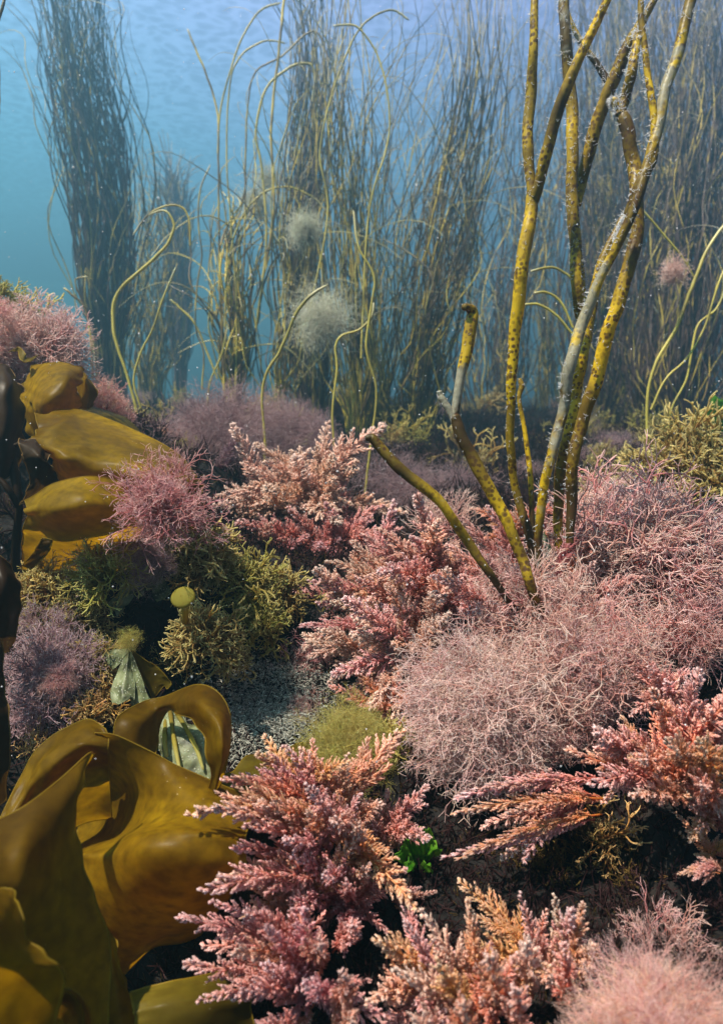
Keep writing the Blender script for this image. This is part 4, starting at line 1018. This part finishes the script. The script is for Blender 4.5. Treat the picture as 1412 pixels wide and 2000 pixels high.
# bottom
T('pink feathery tuft with plumes pointing left over the kelp, upper bottom centre', 600, 1590, .46, 165, 'plume', ('pink', 'coral'), 10, lean=(-.55, 0, -.1))
T('short orange topped feathery tuft crowning the bottom centre clump', 620, 1520, .48, 95, 'plume', 'coral', 18)
T('pink feathery sprigs right of the bottom centre clump', 760, 1600, .50, 85, 'plume', 'pink', 16, lean=(.2, 0, 0))
T('pink feathery plumes in the middle of the bottom centre clump', 560, 1720, .42, 130, 'plume', 'pink', 6, lean=(-.8, -.1, 0))
T('magenta pink feathery tuft at the bottom centre left', 560, 1880, .38, 170, 'plume', 'magenta', 12, lean=(-.4, 0, 0))
T('deep red feathery sprigs in the shade of the bottom centre clump', 690, 1740, .44, 90, 'plume', 'magenta', 18, lean=(.2, -.2, 0))
T('drooping pink sprig right of the green sea lettuce', 800, 1760, .46, 60, 'slim', 'pink', 8, lean=(1.0, -.6, 0), spread=.6)
T('wide peach coral feathery tuft along the bottom', 850, 1890, .38, 150, 'plume', ('coral', 'pink'), 14)
T('pale coral feathery tuft at the bottom right of centre', 1050, 1850, .40, 140, 'plume', ('pink', 'coral'), 12)
T('small pink sprigs between the two bottom coral tufts', 960, 1950, .36, 90, 'plume', 'coral', 18)
T('blurry soft rose fuzzy patch in the bottom right corner', 1310, 2070, .31, 175, 'hair', ('rose', 'coral'), 110, depth=.35)
T('dark twiggy shrublet in the shadow at the right', 1200, 1650, .52, 80, 'turf', 'brown_twig', 30)
T('mustard twiggy bit in the dark hollow under the plumes', 1180, 1630, .50, 40, 'turf', 'gold', 14)
T('dull brown turf between the plumes and the bottom tuft', 1080, 1720, .50, 60, 'turf', 'brown_twig', 20)
for k, (x_, y_, d_, r_, mt_, wh_) in enumerate([(870, 1745, .50, 45, 'redtwig', 'below the green sea lettuce'), (960, 1730, .50, 50, 'redtwig', 'under the gold plume tips'),
        (1300, 1745, .48, 60, 'redtwig', 'under the right edge sprig'), (1240, 1720, .49, 50, 'brown_twig', 'right of the mustard twigs'), (1010, 1690, .52, 50, 'brown_twig', 'beneath the slender gold plumes'),
        (470, 1810, .46, 50, 'redtwig', 'in the black gap right of the kelp'), (1390, 1780, .45, 50, 'redtwig', 'at the right edge above the blurry patch')]):
    T('dark twiggy turf tuft ' + wh_, x_, y_, d_, r_, 'turf', mt_, 24)
# hand placed plumes
def plumes(label, tips, mat, kind='plume', name='algae_tuft', cat='algae', seed=0, roll=.5):
    rng = np.random.default_rng(seed)
    root = empty(name, P(*tips[0][0]), label, cat)
    for k, (b_, t_, w_) in enumerate(tips):
        p0, p1 = Vector(P(*b_)), Vector(P(*t_))
        pv = PROTO[kind]; i = int(rng.integers(len(pv)))
        v = p1 - p0; L = v.length; z = v.normalized()
        x = Vector((0, 0, -1)) + Vector(rng.normal(size=3) * roll) ; x -= z * x.dot(z); x.normalize()
        z2 = (z - x * .18).normalized(); x = (x - z2 * x.dot(z2)).normalized(); y = z2.cross(x)
        wm_ = w_ / F * (b_[2] + t_[2]) / 2 / .56
        o = bpy.data.objects.new('frond', pmesh(kind, i, mat if isinstance(mat, str) else mat[k % len(mat)])); C.objects.link(o); o.parent = root
        o.matrix_local = Matrix.Translation(p0 - root.location) @ Matrix(((x.x, y.x, z2.x), (x.y, y.y, z2.y), (x.z, y.z, z2.z))).to_4x4() @ Matrix.Diagonal((wm_, wm_, L, 1))
    return root
plumes('pink tuft with long tapering plumes pointing left over the kelp, upper bottom centre', [
    ((640, 1600, .445), (372, 1548, .385), 110), ((640, 1640, .44), (398, 1598, .375), 100), ((620, 1570, .46), (425, 1518, .41), 80), ((640, 1560, .48), (480, 1478, .44), 90),
    ((650, 1580, .48), (560, 1455, .47), 95), ((660, 1580, .48), (610, 1450, .48), 90), ((670, 1580, .48), (670, 1480, .47), 90), ((680, 1610, .48), (748, 1550, .47), 70),
    ((640, 1620, .45), (520, 1560, .40), 100), ((660, 1620, .45), (600, 1530, .40), 105), ((680, 1640, .45), (660, 1560, .40), 90), ((640, 1660, .45), (470, 1640, .375), 90),
    ((650, 1680, .45), (560, 1630, .39), 90), ((690, 1680, .46), (700, 1600, .41), 80), ((650, 1650, .45), (600, 1600, .39), 80)], ('pink', 'pink', 'coral'), seed=1)
plumes('pink plumes reaching left in the middle of the bottom centre clump', [
    ((640, 1720, .43), (393, 1712, .365), 95), ((640, 1700, .46), (445, 1668, .38), 70), ((650, 1740, .45), (470, 1750, .40), 90), ((660, 1740, .45), (560, 1690, .39), 80),
    ((680, 1740, .45), (640, 1680, .39), 80), ((660, 1760, .45), (560, 1760, .38), 80), ((690, 1760, .45), (730, 1700, .40), 70), ((700, 1780, .45), (690, 1740, .38), 70)], ('pink', 'magenta'), seed=2)
plumes('magenta pink plumes fanning left and forwards at the lower bottom centre', [
    ((580, 1860, .40), (346, 1785, .37), 90), ((580, 1840, .40), (408, 1765, .38), 85), ((570, 1890, .40), (352, 1892, .36), 95), ((580, 1920, .39), (385, 1960, .35), 95),
    ((590, 1850, .40), (480, 1775, .35), 90), ((600, 1880, .40), (450, 1860, .34), 90), ((600, 1900, .39), (520, 1850, .32), 80), ((620, 1870, .40), (580, 1790, .34), 85),
    ((630, 1900, .39), (620, 1830, .32), 80), ((600, 1940, .38), (470, 1960, .32), 90), ((640, 1950, .38), (580, 1930, .31), 80), ((650, 1980, .37), (660, 1900, .31), 80), ((650, 1860, .41), (700, 1800, .36), 80),
    ((590, 2010, .36), (500, 2010, .31), 90), ((660, 2030, .36), (690, 1970, .31), 80)], ('magenta', 'magenta', 'pink'), seed=3)
plumes('coral plumes pointing up and left in the lower middle of the right side', [
    ((1300, 1540, .49), (1110, 1460, .46), 95), ((1300, 1500, .49), (1190, 1400, .46), 90), ((1320, 1480, .49), (1270, 1340, .46), 95), ((1350, 1490, .48), (1345, 1300, .45), 100),
    ((1380, 1490, .48), (1400, 1320, .45), 100), ((1310, 1530, .48), (1150, 1500, .43), 90), ((1330, 1530, .47), (1230, 1450, .41), 95), ((1350, 1530, .47), (1320, 1420, .40), 95),
    ((1380, 1540, .46), (1390, 1420, .40), 95), ((1340, 1560, .46), (1250, 1540, .40), 85), ((1390, 1580, .46), (1360, 1510, .39), 85)], ('coral', 'pink'), seed=4)
plumes('slender gold and pink plumes pointing left over the dark hollow', [
    ((1180, 1520, .50), (870, 1575, .46), 85), ((1180, 1560, .50), (880, 1610, .45), 80), ((1160, 1600, .49), (860, 1680, .44), 80), ((1175, 1590, .48), (900, 1700, .43), 70),
    ((1150, 1530, .50), (930, 1545, .46), 75), ((1170, 1560, .49), (980, 1600, .44), 70)], ('pink', 'coral'), 'slim', seed=5)
plumes('peach and coral plumes rising along the bottom right of centre', [
    ((900, 1960, .38), (720, 1800, .36), 95), ((900, 1960, .38), (790, 1780, .36), 85), ((920, 1960, .38), (850, 1790, .36), 95), ((930, 1960, .37), (905, 1760, .36), 90), ((1080, 1920, .40), (1020, 1740, .39), 85),
    ((1100, 1920, .40), (1080, 1745, .39), 85), ((1110, 1930, .39), (1140, 1760, .38), 90), ((1100, 1930, .39), (1185, 1830, .37), 85), ((900, 1980, .36), (760, 1900, .33), 95), ((930, 1990, .36), (860, 1880, .32), 100),
    ((960, 1980, .36), (960, 1850, .32), 100), ((1040, 1950, .38), (1030, 1830, .33), 95), ((1090, 1960, .37), (1110, 1850, .33), 95), ((1000, 2020, .35), (1010, 1920, .31), 95), ((860, 2030, .35), (800, 1970, .31), 90), ((900, 2040, .34), (900, 1950, .30), 90)], ('coral', 'pink', 'peach'), seed=6)
plumes('peach plumes fanning left and up in the middle distance', [
    ((600, 980, 1.08), (440, 1010, 1.0), 60), ((600, 970, 1.08), (435, 975, 1.0), 55), ((600, 960, 1.08), (470, 930, 1.02), 60), ((600, 950, 1.08), (520, 890, 1.02), 60), ((610, 950, 1.08), (570, 865, 1.04), 60),
    ((620, 950, 1.08), (620, 868, 1.02), 60), ((630, 950, 1.08), (670, 880, 1.02), 60), ((640, 960, 1.08), (700, 915, 1.02), 55), ((610, 970, 1.05), (530, 950, .96), 55), ((620, 970, 1.05), (590, 920, .95), 60), ((640, 970, 1.05), (650, 925, .95), 55)], 'peach', 'plume', seed=7)
plumes('pink plumes sweeping left over the shaded cleft left of the mound', [
    ((760, 1180, .76), (600, 1130, .72), 70), ((770, 1160, .77), (640, 1085, .74), 70), ((780, 1140, .78), (690, 1060, .75), 70), ((760, 1220, .74), (585, 1220, .69), 75), ((770, 1240, .73), (600, 1280, .68), 75),
    ((770, 1210, .72), (650, 1170, .66), 75), ((780, 1190, .73), (700, 1120, .67), 75), ((780, 1260, .71), (640, 1330, .66), 75), ((790, 1230, .70), (690, 1230, .63), 75), ((800, 1270, .69), (700, 1310, .62), 75),
    ((800, 1180, .72), (760, 1110, .66), 75), ((820, 1280, .67), (720, 1370, .61), 75), ((830, 1230, .68), (760, 1180, .61), 80), ((850, 1230, .68), (840, 1150, .61), 80), ((860, 1180, .70), (880, 1100, .64), 80)], ('pink', 'peach', 'peach'), 'fine', seed=8)
plumes('dusty pink plumes fanning up around the feet of the tall stalks', [
    ((1000, 1130, .70), (905, 1010, .70), 70), ((1010, 1120, .70), (960, 985, .70), 70), ((1040, 1110, .72), (1010, 1000, .72), 65), ((1080, 1110, .74), (1065, 1000, .74), 65), ((980, 1160, .66), (880, 1060, .64), 75),
    ((990, 1170, .64), (935, 1060, .62), 75), ((1080, 1140, .66), (1130, 1020, .66), 75), ((1100, 1140, .66), (1190, 1010, .66), 80), ((1130, 1150, .66), (1270, 1020, .66), 80), ((1150, 1160, .66), (1330, 1060, .66), 80),
    ((960, 1190, .62), (850, 1120, .59), 75), ((1090, 1180, .62), (1160, 1090, .59), 80), ((1120, 1200, .61), (1250, 1110, .58), 80)], ('rose', 'pink', 'cream'), 'fine', seed=11)
# right background
T('yellow olive bushy clump at the right behind the mound', 1340, 890, 1.1, 85, 'turf', 'olive', 60)
T('second olive clump lower at the right edge', 1395, 940, 1.05, 60, 'turf', 'olive', 36)
T('dusty pink tuft at the right edge below the olive clumps', 1400, 1010, .95, 50, 'fine', 'rose', 20)
T('greyish mauve fuzzy tuft right of the stalks below the olive clump', 1240, 960, 1.1, 50, 'hair', 'lilac', 26)
T('pinkish mauve tuft between the grey mauve tuft and the olive clump', 1300, 985, 1.0, 45, 'wisp', 'rose', 18)
T('low olive growth behind the tall stalks', 1190, 940, 1.3, 50, 'turf', 'olive', 20)
rng = np.random.default_rng(77)
for i in range(48):
    px = rng.uniform(100, 1450); d = rng.uniform(1.7, 4.6)
    x, y = P(px, 800, d)[:2]; z = float(H(x, y))
    yp = 1000 - F * ((np.array([x, y, z]) - CAM) @ UPV) / d
    kd, mt = [('turf', 'yellow_fluff'), ('hair', 'mauve'), ('turf', 'olive'), ('hair', 'lilac')][i % 4]
    T('small hazy tuft on the far seabed among the thongweed bases', px, yp - 18, d, rng.uniform(26, 48) * 1.6 / d ** .5, kd, mt, 12, group='hazy small tufts on the far seabed')

# green sea lettuce
gl = empty('sea_lettuce', P(820, 1700, .50), 'bright green sea lettuce tucked behind the bottom centre clump', 'seaweed')
fan(gl, (815, 1704, .50), [(778, 1660, .48, 30), (802, 1636, .48, 30), (832, 1620, .49, 32), (852, 1652, .49, 26), (838, 1690, .47, 26), (795, 1688, .46, 24)], 'green')
gl2 = empty('sea_lettuce', P(1400, 850, 1.7), 'dim green sea lettuce at the right edge behind the olive clump', 'seaweed')
fan(gl2, (1400, 850, 1.7), [(1385, 790, 1.7, 50), (1420, 780, 1.7, 60)], 'green')

# ------------------------------------------------------------------ turf and grit (uncountable)
def carpet(n, rmin, rmax, lmin, lmax, mats, seed, name, label, wid=.05, amin=-42, amax=42):
    rng = np.random.default_rng(seed)
    r = np.exp(rng.uniform(math.log(rmin), math.log(rmax), n)); a = R(1) * rng.uniform(amin, amax, n)
    x = r * np.sin(a); y = r * np.cos(a)
    x += rng.normal(size=n) * .01; z = H(x, y)
    m = 4
    base = np.repeat(np.stack([x, y, z - .003], -1), m, 0)
    dr = unit(rng.normal(size=(n * m, 3)) * .55 + np.array([0, -.1, 1.0]))
    sc = np.repeat(np.clip(r, .4, 3) ** .8, m)[:, None, None]
    L = rng.uniform(lmin, lmax, (n * m, 1, 1)) * sc
    s = np.linspace(0, 1, 4)[None, :, None]
    p = base[:, None] + L * (dr[:, None] * s + rng.normal(size=(n * m, 1, 3)) * .35 * s * s)
    patch = (fbm2(x * 3, y * 3, seed) * 3 > 0).astype(int)
    b = MB(); b.tubes(p, L[:, :, 0] * wid * np.array([.8, 1, .9, .3])[None], 3, c=rng.random(n * m))
    tag(b.build(name, M[mats]), label, 'turf', kind='stuff')
carpet(26000, .25, 6, .010, .028, 'redtwig', 5, 'dark_red_turf', 'short dark red turf covering the seabed rock')
carpet(7000, .3, 6, .008, .018, 'brown_twig', 6, 'brown_turf', 'short brown turf scattered over the seabed rock')
# grit
rng = np.random.default_rng(9)
c0 = P(520, 1420, .66)
n = 7000
x = c0[0] + rng.normal(size=n) * .034; y = c0[1] + rng.normal(size=n) * .040; z = H(x, y) + .004 + rng.random(n) * .008
dr = unit(rng.normal(size=(n, 3)) * np.array([1, 1, .5])); s = np.linspace(-.5, .5, 4)[None, :, None]
p = np.stack([x, y, z], -1)[:, None] + rng.uniform(.002, .006, (n, 1, 1)) * (dr[:, None] * s + rng.normal(size=(n, 1, 3)) * .8 * s * s)
b = MB(); b.tubes(p, .0004 * np.array([.6, 1, 1, .6])[None], 3, c=rng.random(n))
tag(b.build('shelly_grit', M['grit']), 'pale shelly grit lying in the hollow beside the kelp loop', 'grit', kind='stuff')

# suspended particles
rng = np.random.default_rng(12)
n = 2200
d = rng.uniform(.35, 3.2, n); px = rng.uniform(-100, 1512, n); py = rng.uniform(-100, 1500, n)
p3 = np.array([P(a_, b_, c_) for a_, b_, c_ in zip(px, py, d)])
keep = p3[:, 2] > H(p3[:, 0], p3[:, 1]) + .02
p3 = p3[keep]; d = d[keep]; n = len(p3)
dr = unit(rng.normal(size=(n, 3))); s = np.linspace(-1, 1, 4)[None, :, None]
sz = rng.uniform(.0003, .0009, (n, 1)) * (.5 + .5 * d[:, None])
p = p3[:, None] + sz[..., None] * dr[:, None] * s
b = MB(); b.tubes(p, sz * np.array([.3, 1, 1, .3])[None], 5, c=rng.random(n))
tag(b.build('suspended_particles', M['whitehair']), 'tiny white particles drifting in the water', 'particles', kind='stuff')

# ------------------------------------------------------------------ water surface (painted tint cells dapple the sunlight in place of ripples focusing it)
m, t = nt('rippled_water_surface')
tcn = t.nodes.new('ShaderNodeTexCoord')
nz = t.nodes.new('ShaderNodeTexNoise'); nz.inputs['Scale'].default_value = 2.2; nz.inputs['Detail'].default_value = 2
t.links.new(tcn.outputs['Object'], nz.inputs['Vector'])
mxv = t.nodes.new('ShaderNodeVectorMath'); mxv.operation = 'MULTIPLY_ADD'; mxv.inputs[1].default_value = (.35, .35, .35)
t.links.new(nz.outputs['Color'], mxv.inputs[0]); t.links.new(tcn.outputs['Object'], mxv.inputs[2])
vo = t.nodes.new('ShaderNodeTexVoronoi'); vo.feature = 'SMOOTH_F1'; vo.inputs['Scale'].default_value = 9.5; vo.inputs['Smoothness'].default_value = .35
t.links.new(mxv.outputs[0], vo.inputs['Vector'])
rc = ramp(t, [(0, (.70, .71, .72)), (.35, (.76, .77, .78)), (.62, (.96, .96, .96)), (.85, (1, 1, 1))])
t.links.new(vo.outputs['Distance'], rc.inputs[0])
tb = t.nodes.new('ShaderNodeBsdfTransparent'); t.links.new(rc.outputs[0], tb.inputs[0])
oo = t.nodes.new('ShaderNodeOutputMaterial'); t.links.new(tb.outputs[0], oo.inputs[0])
mb = MB()
g1 = np.linspace(-22, 22, 90); wx, wy = np.meshgrid(g1, g1, indexing='ij')
wz = 3.15 + .012 * fbm2(wx * .8, wy * .8, 8)
ii = np.arange(8100).reshape(90, 90)
mb.raw(np.stack([wx, wy, wz], -1), np.stack([ii[:-1, :-1], ii[1:, :-1], ii[1:, 1:], ii[:-1, 1:]], -1), 0, 0)
tag(mb.build('water_surface', m), kind='structure')

# ------------------------------------------------------------------ water haze
def box(name, lo, hi, mat):
    me = bpy.data.meshes.new(name)
    v = [(x, y, z) for x in (lo[0], hi[0]) for y in (lo[1], hi[1]) for z in (lo[2], hi[2])]
    f = [(0, 1, 3, 2), (4, 6, 7, 5), (0, 4, 5, 1), (2, 3, 7, 6), (0, 2, 6, 4), (1, 5, 7, 3)]
    me.from_pydata(v, [], f); me.materials.append(mat); me.update()
    o = bpy.data.objects.new(name, me); C.objects.link(o); return o
hm, ht = nt('sea_water_haze')
pv = ht.nodes.new('ShaderNodeVolumePrincipled')
pv.inputs['Density'].default_value = .132
pv.inputs['Color'].default_value = (.30, .66, .84, 1)
pv.inputs['Anisotropy'].default_value = .7
ho = ht.nodes.new('ShaderNodeOutputMaterial')
ht.links.new(pv.outputs[0], ho.inputs['Volume'])
zmin = float(gz.min())
tag(box('haze', (-16, -16, zmin - 1), (16, 16, 2.95), hm), 'blue green haze of the sea water', 'haze', kind='stuff')
